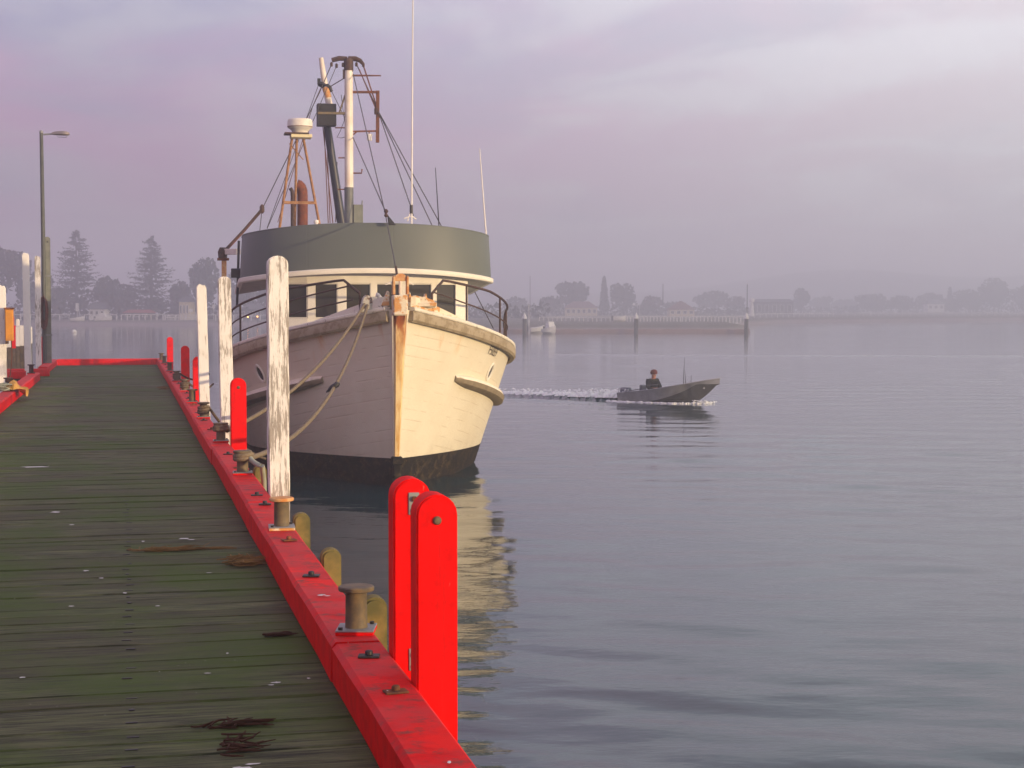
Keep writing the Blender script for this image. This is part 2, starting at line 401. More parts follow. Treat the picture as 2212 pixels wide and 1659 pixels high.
def water():
    ys = [-16.0]
    while ys[-1] < 1290: ys.append(ys[-1] + max(.085, .0058 * (ys[-1] + 2)))
    ys = np.array(ys); nx = 520
    u = np.linspace(-1, 1, nx); wid = 34 + .40 * np.maximum(ys, 0)
    X = u[None, :] * wid[:, None]; Y = np.repeat(ys[:, None], nx, 1); Z = np.zeros_like(X)
    rg = np.random.default_rng(5)
    for i in range(64):
        lam = .30 * (10 ** rg.random()); k = 2*np.pi/lam; th = rg.normal(.14, .34) + (np.pi if rg.random() < .4 else 0)
        amp = .0034 * lam ** .9 * rg.uniform(.5, 1.2) * (.85 if lam < .8 else 1 if lam < 1.5 else .62)
        res = np.clip((lam / np.maximum(.085, .0058 * Y) - 2.5) / 3, 0, 1)
        Z += amp * res * np.sin(k * (np.sin(th) * X + np.cos(th) * Y) + rg.uniform(0, 6.28))
    cal = .55 + .45 * np.sin(.21 * Y + .9 * np.sin(.13 * X)) * np.sin(.11 * X + 1.3) ; cal = np.clip(cal, .38, 1)
    Z *= cal * (1 + .7*np.clip((X - .5)/4, 0, 1)*np.clip((Y - 12)/10, 0, 1)) * (.45 + .74*np.exp(-((Y - 7)/11)**2))
    # ridge and trough of the dinghy's wake, and one long slow wave beyond it
    d = wake_b - wake_a; L = d.length; d = d / L; nrm = Vector((-d.y, d.x))
    s = (X - wake_a.x) * d.x + (Y - wake_a.y) * d.y; q = (X - wake_a.x) * nrm.x + (Y - wake_a.y) * nrm.y
    env = np.clip(s / 1.2 + .6, 0, 1) * np.exp(-np.maximum(s - 3, 0) / 9)
    Z += env * (.15 * np.exp(-(q / .42)**2) + .06 * np.exp(-((q + 1.9) / .5)**2) - .06 * np.exp(-((q - .85) / .42)**2) + .04 * np.exp(-((q - 1.9) / .5)**2))
    Yc = 112 - 6.0 * np.sin(X / 26 + .4); Z += .06 * np.exp(-((Y - Yc) / .9)**2) * (X > 3) * (X < 34)
    V = np.stack([X, Y, Z], -1).reshape(-1, 3); ny = len(ys)
    i = np.arange(ny-1)[:, None] * nx + np.arange(nx-1)[None, :]
    F = np.stack([i, i+1, i+nx+1, i+nx], -1).reshape(-1)
    me = bpy.data.meshes.new('water'); me.vertices.add(len(V)); me.vertices.foreach_set('co', V.ravel())
    me.loops.add(len(F)); me.loops.foreach_set('vertex_index', F.astype(np.int32)); n = len(F)//4
    me.polygons.add(n); me.polygons.foreach_set('loop_start', np.arange(0, len(F), 4, dtype=np.int32))
    me.polygons.foreach_set('loop_total', np.full(n, 4, np.int32)); me.polygons.foreach_set('use_smooth', np.ones(n, bool))
    me.update(); me.validate(); me.materials.append(WATER)
    o = bpy.data.objects.new('water', me); C.objects.link(o); tag(o, kind='structure', label='calm harbour water with low ripples under mist')
water()

SHORE = [(-560, 290), (-105, 286), (-41, 284), (-22, 262), (-8, 212), (2, 205), (29.8, 205), (31, 212), (34, 262), (55, 335), (125, 402), (205, 425), (560, 430)]
def shore_y(x):
    for (a, b), (c, d) in zip(SHORE, SHORE[1:]):
        if a <= x <= c: return b + (d - b) * (x - a) / (c - a)
    return 430
def mk_ground():
    m = Mat('shore_ground', .9, .1); geo = m.n('ShaderNodeNewGeometry'); p = geo.outputs['Position']; x, y, z = m.sep(p)
    f = m.noise(p, .25, 5); c = m.mix(m.ramp(z, .35, .8), m.mix(f, (.30, .25, .23), (.22, .19, .175)), m.mix(m.ramp(f, .4, .6), (.12, .125, .085), (.15, .135, .105)))
    m.col(c); return m.m
def terrain():
    xs = np.linspace(-555, 555, 371); prof = [(-3, -.5), (0, .05), (1.6, .5), (3.5, .82), (14, .85), (60, .88), (160, .90), (400, .95)]
    rows = []
    for d, z in prof:
        rows.append([(x, shore_y(x) + d + (math.sin(x*.21)*.5 if d >= 0 else 0), z + (rnd.uniform(-.06, .06) if d > 1 else 0)) for x in xs])
    rows.append([(x, 1200, 1.5) for x in xs])
    g = MB().grid(rows).build('far_shore', mk_ground(), smooth=60); tag(g, kind='structure', label='low far shore with a dark bank along the water')
    hx = np.linspace(-555, 555, 150)
    def hh(x):
        v = 7 + 3*math.sin(x*.011+1) + 2.2*math.sin(x*.033)
        return v + 23*math.exp(-((x-330)/210)**4)
    hm = MB().grid([[(x, 1020, 2) for x in hx], [(x, 1090, hh(x)*.75) for x in hx], [(x, 1170, hh(x)) for x in hx], [(x, 1270, 2) for x in hx]])
    h = hm.build('wooded_hill', FOLI[0], smooth=60); tag(h, kind='structure', label='low wooded hill far behind the mist')
terrain()

HAZE_D = .0030
def haze():
    m = bpy.data.materials.new('mist'); m.use_nodes = True; t = m.node_tree; t.nodes.clear()
    v = t.nodes.new('ShaderNodeVolumePrincipled'); v.inputs['Color'].default_value = (.915, .94, .985, 1); v.inputs['Anisotropy'].default_value = .6; v.inputs['Density'].default_value = HAZE_D
    o = t.nodes.new('ShaderNodeOutputMaterial'); t.links.new(v.outputs[0], o.inputs['Volume'])
    h = MB().box((0, 640, 17.5), (1180, 1320, 41)).build('haze', m, smooth=0); tag(h, kind='stuff', label='pale mist over the harbour')
haze()

# ------------------------------------------------------------------ jetty
U0, U1, KW = -1.84, .835, .222
jet = empty('jetty', (0, 0, 0), JR, 'long timber jetty with mossy planks and red painted kerbs', 'jetty')
def plank_mesh(i):
    r = random.Random(i); L = U1 - U0 + .42; wd = .1965
    nx = 9; rows = []
    top = []
    e0 = [r.uniform(-.004, .004) for _ in range(nx)]; e1 = [r.uniform(-.004, .004) for _ in range(nx)]; cup = r.uniform(-.003, .005)
    for k in range(nx):
        x = -L/2 + L*k/(nx-1)
        y0 = -wd/2 + e0[k]; y1 = wd/2 + e1[k]; b = r.uniform(-.002, .002)
        rows.append([(x, y0, -.07), (x, y0, -.008), (x, y0+.008, b+cup), (x, 0, b), (x, y1-.008, b+cup), (x, y1, -.008), (x, y1, -.07)])
    m = MB().grid(rows, close=True); n = len(rows[0]); m.f.append(tuple(range(n))); m.f.append(tuple(len(m.v)-n+k for k in range(n))[::-1])
    return m
PM = []
for i in range(14):
    o = plank_mesh(i).build('plank', DECKM, smooth=40); PM.append(o.data); bpy.data.objects.remove(o)
spk = MB().lathe([(.004, 0), (.013, 0), (.013, .0025), (.009, .004)], n=8); so = spk.build('spike', BLACKM, smooth=30); SPM = so.data; bpy.data.objects.remove(so)
slot = MB().box((0, 0, .001), (.045, .012, .003)).build('spike', BLACKM, smooth=0); SLM = slot.data; bpy.data.objects.remove(slot)
def plank(t, uc=(U0+U1)/2, sx=1, spikes=True):
    o = bpy.data.objects.new('plank', PM[rnd.randrange(14)]); C.objects.link(o); o.parent = jet
    o.location = (uc, t, DECK + rnd.uniform(-.003, .003)); o.rotation_euler = (rnd.uniform(-.012, .012), 0, rnd.uniform(-.0012, .0012) + (math.pi if rnd.random() < .5 else 0)); o.scale = (sx, 1, 1)
    if spikes:
        for u in (.0, ):
            if rnd.random() < .85:
                c = bpy.data.objects.new('spike', SLM if rnd.random() < .75 else SPM); C.objects.link(c); c.parent = o
                c.location = (u*1 + (0.5 + rnd.uniform(-.015, .015)) * (1 if abs(o.rotation_euler.z) < 1 else -1), rnd.uniform(-.02, .02), .0015)
t = 1.0
while t < 46.75:
    plank(t, spikes=t < 14); t += .1965 + rnd.choice((.002, .002, .003, .003, .006, .012))
TE = t
# kerb beams in lengths, scarfed a little unevenly
def kerb(a, b, uc, parent=jet, along=True, dz=0, wd=KW):
    L = b - a; n = max(2, int(L/.5)); rows = []
    h = .176
    for k in range(n+1):
        y = a + L*k/n; j = lambda s=.003: rnd.uniform(-s, s)
        sec = [(-wd/2+.012, 0), (-wd/2, .012), (-wd/2, h-.02), (-wd/2+.02, h), (wd/2-.02, h), (wd/2, h-.02), (wd/2, .012), (wd/2-.012, 0)]
        if along: rows.append([(uc + x + j(), y, DECK + z + j(.002) + dz) for x, z in sec])
        else: rows.append([(y, uc + x + j(), DECK + z + j(.002) + dz) for x, z in sec])
    m = MB().grid(rows, close=True); m.f.append(tuple(range(8))); m.f.append(tuple(len(m.v)-8+k for k in range(8))[::-1])
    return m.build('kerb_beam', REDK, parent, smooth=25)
joints = [1.0, 6.90, 12.05, 16.9, 21.7, 26.8, 31.9, 37.0, 42.1, TE+.1]
UR = U1 + KW/2; UL = U0 - KW/2
for i, (a, b) in enumerate(zip(joints, joints[1:])):
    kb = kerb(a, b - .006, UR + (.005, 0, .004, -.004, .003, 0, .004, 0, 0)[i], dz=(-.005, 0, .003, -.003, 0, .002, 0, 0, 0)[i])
    for k in range(3):
        tt = {0: (2.6, 5.96, 6.60), 1: (8.62, 9.98, 11.85), 2: (12.44, 14.6, 16.0)}.get(i, (a+.8, (a+b)/2, b-.8))[k]
        bo = MB().box((0, 0, .004), (.088, .06, .008)).lathe([(.017, .008), (.017, .024), (.012, .028)], n=6).build('bolt_plate', BLACKM if k != 1 else RUST, kb, bevel=.002)
        bo.location = (.955 + rnd.uniform(-.02, .02), tt, DECK+.1775 + (-.005 if i == 0 else .003)); bo.rotation_euler = (0, 0, rnd.uniform(-.3, .3))
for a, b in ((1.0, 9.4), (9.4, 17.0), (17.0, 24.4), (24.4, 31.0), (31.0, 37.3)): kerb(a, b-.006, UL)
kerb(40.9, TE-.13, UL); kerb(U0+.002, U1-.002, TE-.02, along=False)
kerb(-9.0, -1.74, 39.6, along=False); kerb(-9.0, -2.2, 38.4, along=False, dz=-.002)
for tt in np.arange(38.7, 39.45, .2): plank(tt, uc=-3.35, sx=.95, spikes=False)
for u in (-1.75, -.5, .75):
    MB().box((u, (1+TE)/2, DECK-.20), (.14, TE-1.2, .24)).build('bearer', PILED, jet, bevel=.01)
for tt in np.arange(3.0, 47, 4.6):
    MB().box(((U0+U1)/2, tt, DECK-.46), (2.7, .2, .26)).build('headstock', PILED, jet, bevel=.01)
    for u in (-1.6, .6):
        MB().tube([(u, tt, -1.2), (u + rnd.uniform(-.03, .03), tt, DECK-.59)], .15, 12).build('jetty_pile', PILED, jet)
MB().box((U1+KW-.03, (1+TE)/2, DECK-.14), (.05, TE-1.1, .25)).build('fascia', PILED, jet)
MB().box((U0-KW+.03, 19.1, DECK-.14), (.05, 36, .25)).build('fascia', PILED, jet)

# posts ---------------------------------------------------------------
def arch(wd, h, z0, r=None, n=10):
    r = r or wd/2; p = [(-wd/2, z0), (wd/2, z0), (wd/2, h - r)]
    for k in range(1, n): a = math.pi*k/n; p.append((wd/2*math.cos(a), h - r + r*math.sin(a)))
    p.append((-wd/2, h - r)); return p
def red_post(u, t, ztop, label, wd=.162, th=.135, bolt=0):
    o = empty('red_post', JP(u, t, DECK - .1), JR, label, 'post', 'red fender posts along the kerb')
    zz = ztop - DECK + .1
    MB().prism(arch(wd, zz, -2.4, r=wd*.5), -th/2, th/2).build('timber', REDP, o, bevel=.007, seg=2, smooth=35)
    if bolt:
        b = MB().lathe([(.0165, 0), (.0165, .006), (.012, .012), (.004, .014)], n=14).build('bolt_head', IRON, o)
        b.rotation_euler = (R(90), 0, 0); b.location = (.0, -th/2, zz - .098)
    return o
pa = red_post(1.137, 6.13, 2.444, 'nearest tall red post with round top and one bolt', .158, .14, 1)
pb = red_post(1.135, 6.67, 2.449, 'second red post, half hidden behind the nearest one', .156, .14)
for z in (.897, .253):
    p = MB().box((.006, -.0735, 0), (.045, .007, .092)).build('tie_plate', STEEL, pb, bevel=.002); p.location = (0, 0, z)
    q = MB().lathe([(.012, 0), (.012, .012), (.006, .014)], n=6).build('nut', RUST, p); q.rotation_euler = (R(90), 0, 0); q.location = (.008, -.077, .02)
    q = MB().lathe([(.009, 0), (.009, .01), (.005, .012)], n=6).build('nut', RUST, p); q.rotation_euler = (R(90), 0, 0); q.location = (.005, -.077, -.028)
red_post(1.142, 17.39, 2.411, 'red post with bolt in front of the second white post', bolt=1)
red_post(1.122, 26.78, 2.36, 'narrow red post half hidden by the third white post from the camera')
red_post(1.137, 32.98, 2.394, 'dark red post beside the roped bollards near the far end', .165)
red_post(1.134, 44.3, 2.368, 'farthest red post on the right kerb, at the corner of the jetty')
red_post(-2.17, 45.5, 2.372, 'red post behind the lamp post on the left side', .14)

WT0 = mk_whitepost('clean_white_post_paint', -.6)
def white_post(u, t, ztop, label, wd=.155, th=.14, top='round', mat=WPOST, lean=(0, 0), zb=-1.1):
    o = empty('white_post', JP(u, t, DECK - .1), JR, label, 'post', 'white mooring posts beside the kerbs')
    zz = ztop - DECK + .1; r = random.Random(int(t*10))
    if top == 'round': pts = arch(wd, zz, zb-DECK, r=wd*.40, n=8)
    else: pts = [(-wd/2, zb-DECK), (wd/2, zb-DECK), (wd/2, zz-.06), (wd*.30, zz-.012), (wd*.12, zz-.03), (-wd*.08, zz), (-wd*.3, zz-.01), (-wd/2, zz-.055)]
    # break the sides into short runs so that the edges wander as split timber does
    out = []
    for (x0, z0), (x1, z1) in zip(pts, pts[1:]+pts[:1]):
        n = 14 if abs(z1-z0) > 1 else 1
        for k in range(n): out.append((x0+(x1-x0)*k/n + (r.uniform(-.004, .004) if n > 1 else 0), z0+(z1-z0)*k/n))
    p = MB().prism(out, -th/2, th/2).build('timber', mat, o, bevel=.009, seg=2, smooth=40)
    p.rotation_euler = (lean[1], lean[0], 0)
    return o
white_post(1.142, 12.75, 3.547, 'badly flaking white post nearest the camera, in front of the boat', .158, mat=WPOST1)
white_post(1.140, 19.3, 3.508, 'flaking white post second from the camera, behind a red post', .150, top='round', lean=(-.012, 0))
white_post(1.140, 24.83, 3.50, 'leaning white post third from the camera on the right kerb', .150, top='worn', lean=(-.022, 0), mat=WPOST2)
white_post(-2.165, 30.7, 3.554, 'white post cut off by the left edge of the picture', .155, top='worn', mat=WPOST2)
white_post(-2.157, 38.7, 4.391, 'tall clean white post left of the lamp post, its top notched', .152, top='worn', mat=WT0, lean=(-.012, 0))
white_post(-2.151, 43.1, 4.455, 'tall white post with bare patches just left of the lamp', .142, top='worn', lean=(.0, 0))

for i, (u, t, dz, lab) in enumerate(((1.092, 7.40, .105, 'mossy fender pile standing close behind the nearest bollard'), (1.125, 9.30, .05, 'mossy fender pile with round top between two bollards'),
                    (1.135, 11.0, .045, 'mossy fender pile beside the bollard under the nearest white post'), (1.135, 14.5, .04, 'mossy fender pile behind the bollard under a red post'))):
    o = empty('fender_pile', JP(u, t, DECK), JR, lab, 'pile', 'mossy fender piles outside the kerb')
    MB().prism(arch(.112, .176+dz, -2.6, r=.05), -.055, .055).build('timber', PILEM, o, bevel=.012, seg=2, smooth=40)

# bollards ---------------------------------------------------------------
def bollard():
    o = empty('bollard', (0, 0, 0))
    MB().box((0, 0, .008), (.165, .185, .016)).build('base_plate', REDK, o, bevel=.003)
    MB().box((0, 0, .0195), (.166, .186, .006)).build('top_plate', STEEL, o, bevel=.0015)
    MB().lathe([(.05, .0225), (.049, .03), (.047, .172), (.05, .178)], n=22).build('barrel', IRON, o, smooth=40)
    MB().lathe([(.060, .1785), (.077, .184), (.079, .190), (.079, .199), (.074, .204), (.03, .206)], n=26).build('cap', IRON, o, smooth=40)
    for sx, sy in ((-1, -1), (1, 1)):
        b = MB().lathe([(.010, 0), (.010, .012)], n=6).build('bolt', BLACKM, o); b.location = (sx*.062, sy*.072, .0222)
    return o
BOL = ((7.10, .971), (10.54, .962), (14.10, .958), (17.54, .968), (21.42, .963), (24.9, .958), (28.4, .962), (32.2, .945), (37.3, .942), (42.25, .94), (44.85, .92))
BLAB = ('nearest bollard with grey cap and red base plate', 'bollard with rust-orange cap at the foot of the nearest white post', 'bollard in front of the bolted red post',
        'bollard in front of the second white post', 'rope-wrapped bollard at the foot of the leaning white post', 'bollard beside the narrow half-hidden red post', 'bollard with brown rope just before the dark red post',
        'bollard tied with rope just beyond the dark red post', 'bollard at the foot of the farthest right-hand red post', 'small bollard near the far corner, closer of the pair', 'last bollard at the far right corner of the jetty')
proto = bollard(); bols = []
for i, ((t, u), lab) in enumerate(zip(BOL, BLAB)):
    o = proto if i == 0 else copy_tree(proto)
    o.location = JP(u, t, KT + .001); o.rotation_euler = (0, 0, JR + rnd.uniform(-.12, .12) - (.12 if i == 0 else 0)); tag(o, lab, 'bollard', 'mooring bollards on the kerb'); bols.append(o)
for ch in bols[1].children:
    if ch.name.startswith('cap'): ch.data = ch.data.copy(); ch.data.materials[0] = RUSTO
    if ch.name.startswith('base_plate'): ch.data = ch.data.copy(); ch.data.materials[0] = CRUSTY
for (u, t), lab in (((-2.0, 29.7), 'dark bollard with yellow cloth on the left kerb'), ((-1.98, 36.5), 'dark bollard at the broken end of the left kerb')):
    o = copy_tree(proto); o.location = JP(u, t, KT+.001); o.rotation_euler = (0, 0, JR); tag(o, lab, 'bollard', 'mooring bollards on the kerb')
    for ch in o.children:
        if not ch.name.startswith('base'): ch.data = ch.data.copy(); ch.data.materials[0] = RUSTD

# ------------------------------------------------------------------ fishing boat
boat = empty('fishing_boat', BO, BTH, 'white wooden fishing boat with grey-green wheelhouse brow moored by the jetty', 'fishing boat')
def sheer(s): q = s + .63; return 3.11 - .247*q + .0112*q*q if q < 11 else 3.11 - .247*11 + .0112*121
def stem_s(z): return -.63 * max(-.1, min(z/3.0, 1.1))
def hb(s, z):
    """half breadth of the hull at s aft of the stem and height z"""
    zf = max(-.15, min(z/3.0, 1.05)); B = 2.27 + .72*zf; Lh = 5.1 - .95*zf; p = 1.8
    if z < 0: B *= 1 + z*.35
    q = max(0, min((s - stem_s(z))/Lh, 1)); hw = .035 + .055*max(0, zf)
    b = hw + (B - hw)*(1 - (1 - q)**p)
    if s > 8.5: b *= 1 - .16*((s-8.5)/6)**2
    return b
LOA = 14.2
def boot_z(s): return .50 - .022*max(s, -.2)
def hull_grid(z0f, z1f, side, nz=14, ns=64):
    rows = []
    for i in range(ns+1):
        f = (i/ns)**1.7; row = []
        for k in range(nz+1):
            v = k/nz; s = f*LOA
            za, zb = z0f(s), z1f(s); z = za + (zb-za)*v
            sp = stem_s(z); ss = sp + f*(LOA - sp)
            za, zb = z0f(ss), z1f(ss); z = za + (zb-za)*v
            row.append((side*hb(ss, z), ss, z))
        rows.append(row)
    return rows
def hull_mesh(z0f, z1f, nz):
    m = MB()
    l = hull_grid(z0f, z1f, -1, nz); r = hull_grid(z0f, z1f, 1, nz)
    m.grid(l); m.grid(r); m.grid([l[0], r[0]]); m.grid([l[-1], r[-1]])
    return m
hull_mesh(lambda s: boot_z(s), lambda s: sheer(s), 18).build('hull', HULL, boat, smooth=50)
hull_mesh(lambda s: -.7, lambda s: boot_z(s), 6).build('boot_top', BOOT, boat, smooth=50)
# stem post
rows = []
for k in range(25):
    z = -.5 + (3.02+.5)*k/24; s = stem_s(z); f = max(0, z/3.1); wd = .048 + .085*f**1.6
    yb = s + .30
    rows.append([(-wd*1.15, yb, z), (-wd, s - .05, z), (-wd*.6, s - .10, z), (wd*.6, s - .10, z), (wd, s - .05, z), (wd*1.15, yb, z)])
lo = [r for r in rows if r[0][2] <= .56]; hi = [r for r in rows if r[0][2] >= .52]
def loft(rs):
    m = MB().grid(rs, close=True); m.f.append(tuple(range(6))); m.f.append(tuple(len(m.v)-6+k for k in range(6))[::-1]); return m
loft(hi).build('stem_post', STEM, boat, smooth=25)
for sd in (0, 3):
    MB().grid([[Vector(r[sd if sd == 0 else 5]) + Vector((-.012 if sd == 0 else .012, 0, 0)), Vector(r[1 if sd == 0 else 4]) + Vector((-.012 if sd == 0 else .012, -.006, 0)), Vector(r[1 if sd == 0 else 4]) + Vector((.010 if sd == 0 else -.010, -.012, 0))] for r in hi]).build('stem_edge', HULL, boat, smooth=25)
loft(lo).build('cutwater', BOOT, boat, smooth=25)
MB().box((0, -.20, .47), (.19, .17, .15)).box((0, -.19, .30), (.14, .14, .24)).build('forefoot_iron', BOOT, boat, bevel=.02)
# sheer strake and cap rail following the gunwale
def along(side, s0, s1, n, off=0, dz=0, zf=None):
    out = []
    for i in range(n+1):
        f = i/n; s = s0 + (s1-s0)*(f**1.4 if s0 < .5 else f); z = (zf or sheer)(s) + dz
        out.append(Vector((side*(hb(s, z) + off), s, z)))
    return out
def moulding(side, s0, s1, n, sec, name, mat, zf=None, taper=0, jit=0):
    pts = along(side, s0, s1, n, zf=zf); rows = []; r = random.Random(3)
    for i, p in enumerate(pts):
        d = (pts[min(i+1, n)] - pts[max(i-1, 0)]); d.z = 0; d.normalize(); nr = Vector((d.y, -d.x, 0)) * (1 if side > 0 else -1)
        if nr.x*side < 0: nr = -nr
        k = 1.0
        if taper: k = max(.05, min(1, (i+.15)/taper, (n-i+.15)/taper))**.5
        rows.append([p + nr*(a*k) + Vector((0, 0, b*(.35+.65*k) + (r.uniform(-jit, jit) if jit and b > 0 else 0))) for a, b in sec])
    m = MB().grid(rows, close=True); c = len(sec); m.f.append(tuple(range(c))); m.f.append(tuple(len(m.v)-c+k for k in range(c))[::-1])
    return m.build(name, mat, boat, smooth=35)
for sd in (-1, 1):
    moulding(sd, -.58, LOA-.1, 70, [(-.02, -.20), (.05, -.20), (.085, -.16), (.092, -.06), (.07, -.005), (-.02, -.005)], 'rub_rail', RUBM, jit=.003)
    moulding(sd, -.56, LOA-.1, 90, [(-.14, .0), (.075, .0), (.088, .018), (.085, .055), (.06, .068), (-.14, .066)], 'cap_rail', CAPM, jit=.006)
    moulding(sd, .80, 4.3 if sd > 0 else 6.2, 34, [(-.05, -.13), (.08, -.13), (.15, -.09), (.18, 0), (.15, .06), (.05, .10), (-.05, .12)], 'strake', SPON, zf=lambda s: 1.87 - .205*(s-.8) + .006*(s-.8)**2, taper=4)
    # porthole through the bow plating
    s, z = (2.02, 1.93) if sd > 0 else (2.30, 1.92); b = hb(s, z); t1 = Vector((sd*(hb(s+.1, z)-b), .1, 0)).normalized(); t2 = Vector((sd*(hb(s, z+.1)-b), 0, .1)).normalized()
    nr = t1.cross(t2).normalized(); nr = nr if nr.x*sd > 0 else -nr
    ring = MB(); hole = MB(); rr = []
    for a in range(20):
        an = 2*math.pi*a/20; dr = t1*math.cos(an)*.115 + t2*math.sin(an)*.165; P = Vector((sd*b, s, z))
        rr.append([P + dr*1.18 + nr*.004, P + dr*1.1 + nr*.028, P + dr*.9 + nr*.028, P + dr*.82 + nr*.006])
    ring.grid(rr + [rr[0]]); pr = ring.build('porthole', CREAM, boat, smooth=40)
    hole.add([q[3] for q in rr], [tuple(range(20))]); hole.build('pane', GLASSD, pr, smooth=0)
# foredeck and hatch lip
m = MB(); st = [(-.45 + .0) + (LOA - .3 + .45)*(i/40)**1.5 for i in range(41)]
m.grid([[(-hb(s, sheer(s)) + .04, s, sheer(s)-.15), (0, s, sheer(s)-.09), (hb(s, sheer(s)) - .04, s, sheer(s)-.15)] for s in st]); m.build('deck', simple('pale_deck_paint', (.36, .36, .36), .7, .3), boat, smooth=40)
# low bulwark breaking up towards the stem
for sd in (-1, 1):
    m = MB(); rows = []
    for i in range(13):
        f = i/12; s = -.50 + 1.05*f; h = .015 + .17*(1-f)**1.1; b = hb(s, sheer(s)); y = s
        rows.append([(sd*(b+.03), y, sheer(s)+.06), (sd*(b+.02), y, sheer(s)+.068+h), (sd*(b-.06), y, sheer(s)+.068+h), (sd*(b-.07), y, sheer(s)+.06)])
    m.grid(rows, close=True); m.f += [(0, 1, 2, 3), tuple(len(m.v)-4+k for k in range(4))[::-1]]; m.build('bulwark', CRUSTY if sd > 0 else CAPM, boat, smooth=30)

# stem head: rusty box, roller cheeks and eyes
sh = MB().box((.0, -.64, 3.185), (.25, .26, .35)).build('stem_head', CRUSTY, boat, bevel=.02)
m = MB()
for x in (-.125, .112): m.prism([(x, 3.37), (x+.045, 3.37), (x+.040, 3.66), (x+.02, 3.70), (x+.005, 3.66)], -.70, -.56)
m.prism([(-.105, 3.60), (.13, 3.60), (.10, 3.70), (.05, 3.73), (-.02, 3.73), (-.07, 3.70)], -.665, -.60)
m.build('roller_cheek', RUSTO, sh, bevel=.006)
MB().tube([(0.01, -.64, 3.39), (0.012, -.64, 3.60)], .028, 10).build('guide_roller', MASTW, sh)
MB().prism([(-.13, 3.56), (-.24, 3.53), (-.24, 3.545), (-.13, 3.605)], -.66, -.60).prism([(.15, 3.605), (.25, 3.545), (.24, 3.53), (.15, 3.565)], -.66, -.60).build('eye_lug', CREAM, sh, bevel=.004)
MB().prism([(-.30, 3.18), (-.16, 3.18), (-.16, 3.42), (-.2, 3.44)], -.52, -.44).build('bow_cheek', CRUSTY, boat, bevel=.01)
# chain stopper heap on the lit side, chock and cowl on the shaded side
r = random.Random(4); m = MB()
prof = [(.17, 3.18), (.17, 3.30), (.21, 3.42), (.235, 3.335), (.30, 3.36), (.36, 3.345), (.43, 3.33), (.47, 3.335), (.49, 3.395), (.515, 3.31), (.58, 3.29), (.63, 3.27), (.66, 3.21), (.66, 3.14)]
m.prism(prof, -.42, -.22); m.box((.42, -.32, 3.20), (.5, .3, .07)); m.build('chain_pawl', CRUSTY, boat, bevel=.008)
m = MB().prism([(-.66, 3.06), (-.42, 3.08), (-.40, 3.20), (-.46, 3.34), (-.53, 3.37), (-.60, 3.32)], -.38, -.2).prism([(-.42, 3.10), (-.16, 3.14), (-.18, 3.24), (-.27, 3.30), (-.40, 3.28)], -.36, -.2)
m.build('mooring_chock', mk_chip('rust_eaten_grey_paint', (.42, .40, .35), (.13, .07, .035), (.05, .032, .022), .5), boat, bevel=.015)
m = MB().tube([(-.25, -.12, 3.20), (-.27, -.12, 3.30), (-.305, -.12, 3.36), (-.34, -.125, 3.37)], [.055, .045, .036, .044], 12); m.build('cowl_vent', WHITE, boat, smooth=60)

# bow rails
def rail_pt(sd, s, h, inset=.10): z = sheer(s) + .06; return Vector((sd*(hb(s, z) - inset), s, z + h))
for sd in (-1, 1):
    ss = [.30 + (3.6-.30)*i/16 for i in range(17)] if sd > 0 else [.30 + (9.0-.30)*i/22 for i in range(23)]
    hh = .74
    top = [rail_pt(sd, -.18, .33, .02), rail_pt(sd, .14, .64)] + [rail_pt(sd, s, .66 + .10*min(1, (s-.3)/1.2)) for s in ss]
    if sd > 0: top += [rail_pt(sd, 3.78, .70), rail_pt(sd, 3.86, .55), rail_pt(sd, 3.80, .40), rail_pt(sd, 3.84, .2), rail_pt(sd, 3.82, .02)]
    br = MB().tube(top, .0235, 8).build('bow_rail', RUSTD, boat, smooth=60)
    MB().tube([rail_pt(sd, -.18, .0, .02), rail_pt(sd, -.18, .34, .02)], .020, 8).build('stanchion', RUSTD, br, smooth=60)
    mids = ((.36, -.15),) if sd > 0 else ((.50, -.02), (.25, -.08))
    for h, s0 in mids:
        MB().tube([rail_pt(sd, s0 + (ss[-1]-s0)*i/20, h + (.0 if i else .0), .02 + .08*min(1, i/4)) for i in range(21)], .015, 6).build('mid_rail', RUSTD, br, smooth=60)
    for s in ((.72, 2.1, 3.6) if sd > 0 else (1.35, 2.85, 4.3, 6.0, 7.6)):
        MB().tube([rail_pt(sd, s, 0), rail_pt(sd, s, .66 + .10*min(1, (s-.3)/1.2))], .019, 8).build('stanchion', RUSTD, br, smooth=60)

# wheelhouse: facetted front with six windows
def hx(px): return bl(px, 650, s=3.15).x
FR = [(-1.93, 3.42), (-1.25, 3.12), (-.62, 3.02), (.62, 3.02), (1.25, 3.12), (1.90, 3.42)]
def fs(x):
    for (a, b), (c, d) in zip(FR, FR[1:]):
        if a <= x <= c: return b + (d-b)*(x-a)/(c-a)
    return 3.42
ZS, ZW0, ZW1, ZH = 2.0, 2.94, 3.615, 3.86
wins = [(hx(a), hx(b)) for a, b in ((612, 664.5), (680, 728), (746, 799), (812, 862), (878, 931), (941, 987))]
house = MB()
def wall(x0, x1, z0, z1, th=.07):
    n = max(1, int((x1-x0)/.3))
    for k in range(n):
        a = x0 + (x1-x0)*k/n; b = x0 + (x1-x0)*(k+1)/n
        house.add([(a, fs(a), z0), (b, fs(b), z0), (b, fs(b), z1), (a, fs(a), z1), (a, fs(a)+th, z0), (b, fs(b)+th, z0), (b, fs(b)+th, z1), (a, fs(a)+th, z1)],
                  [(0,1,2,3), (7,6,5,4), (0,4,5,1), (3,2,6,7)] + ([(0,3,7,4)] if k == 0 else []) + ([(1,5,6,2)] if k == n-1 else []))
wall(-1.93, 1.90, ZS, ZW0); wall(-1.93, 1.90, ZW1, ZH)
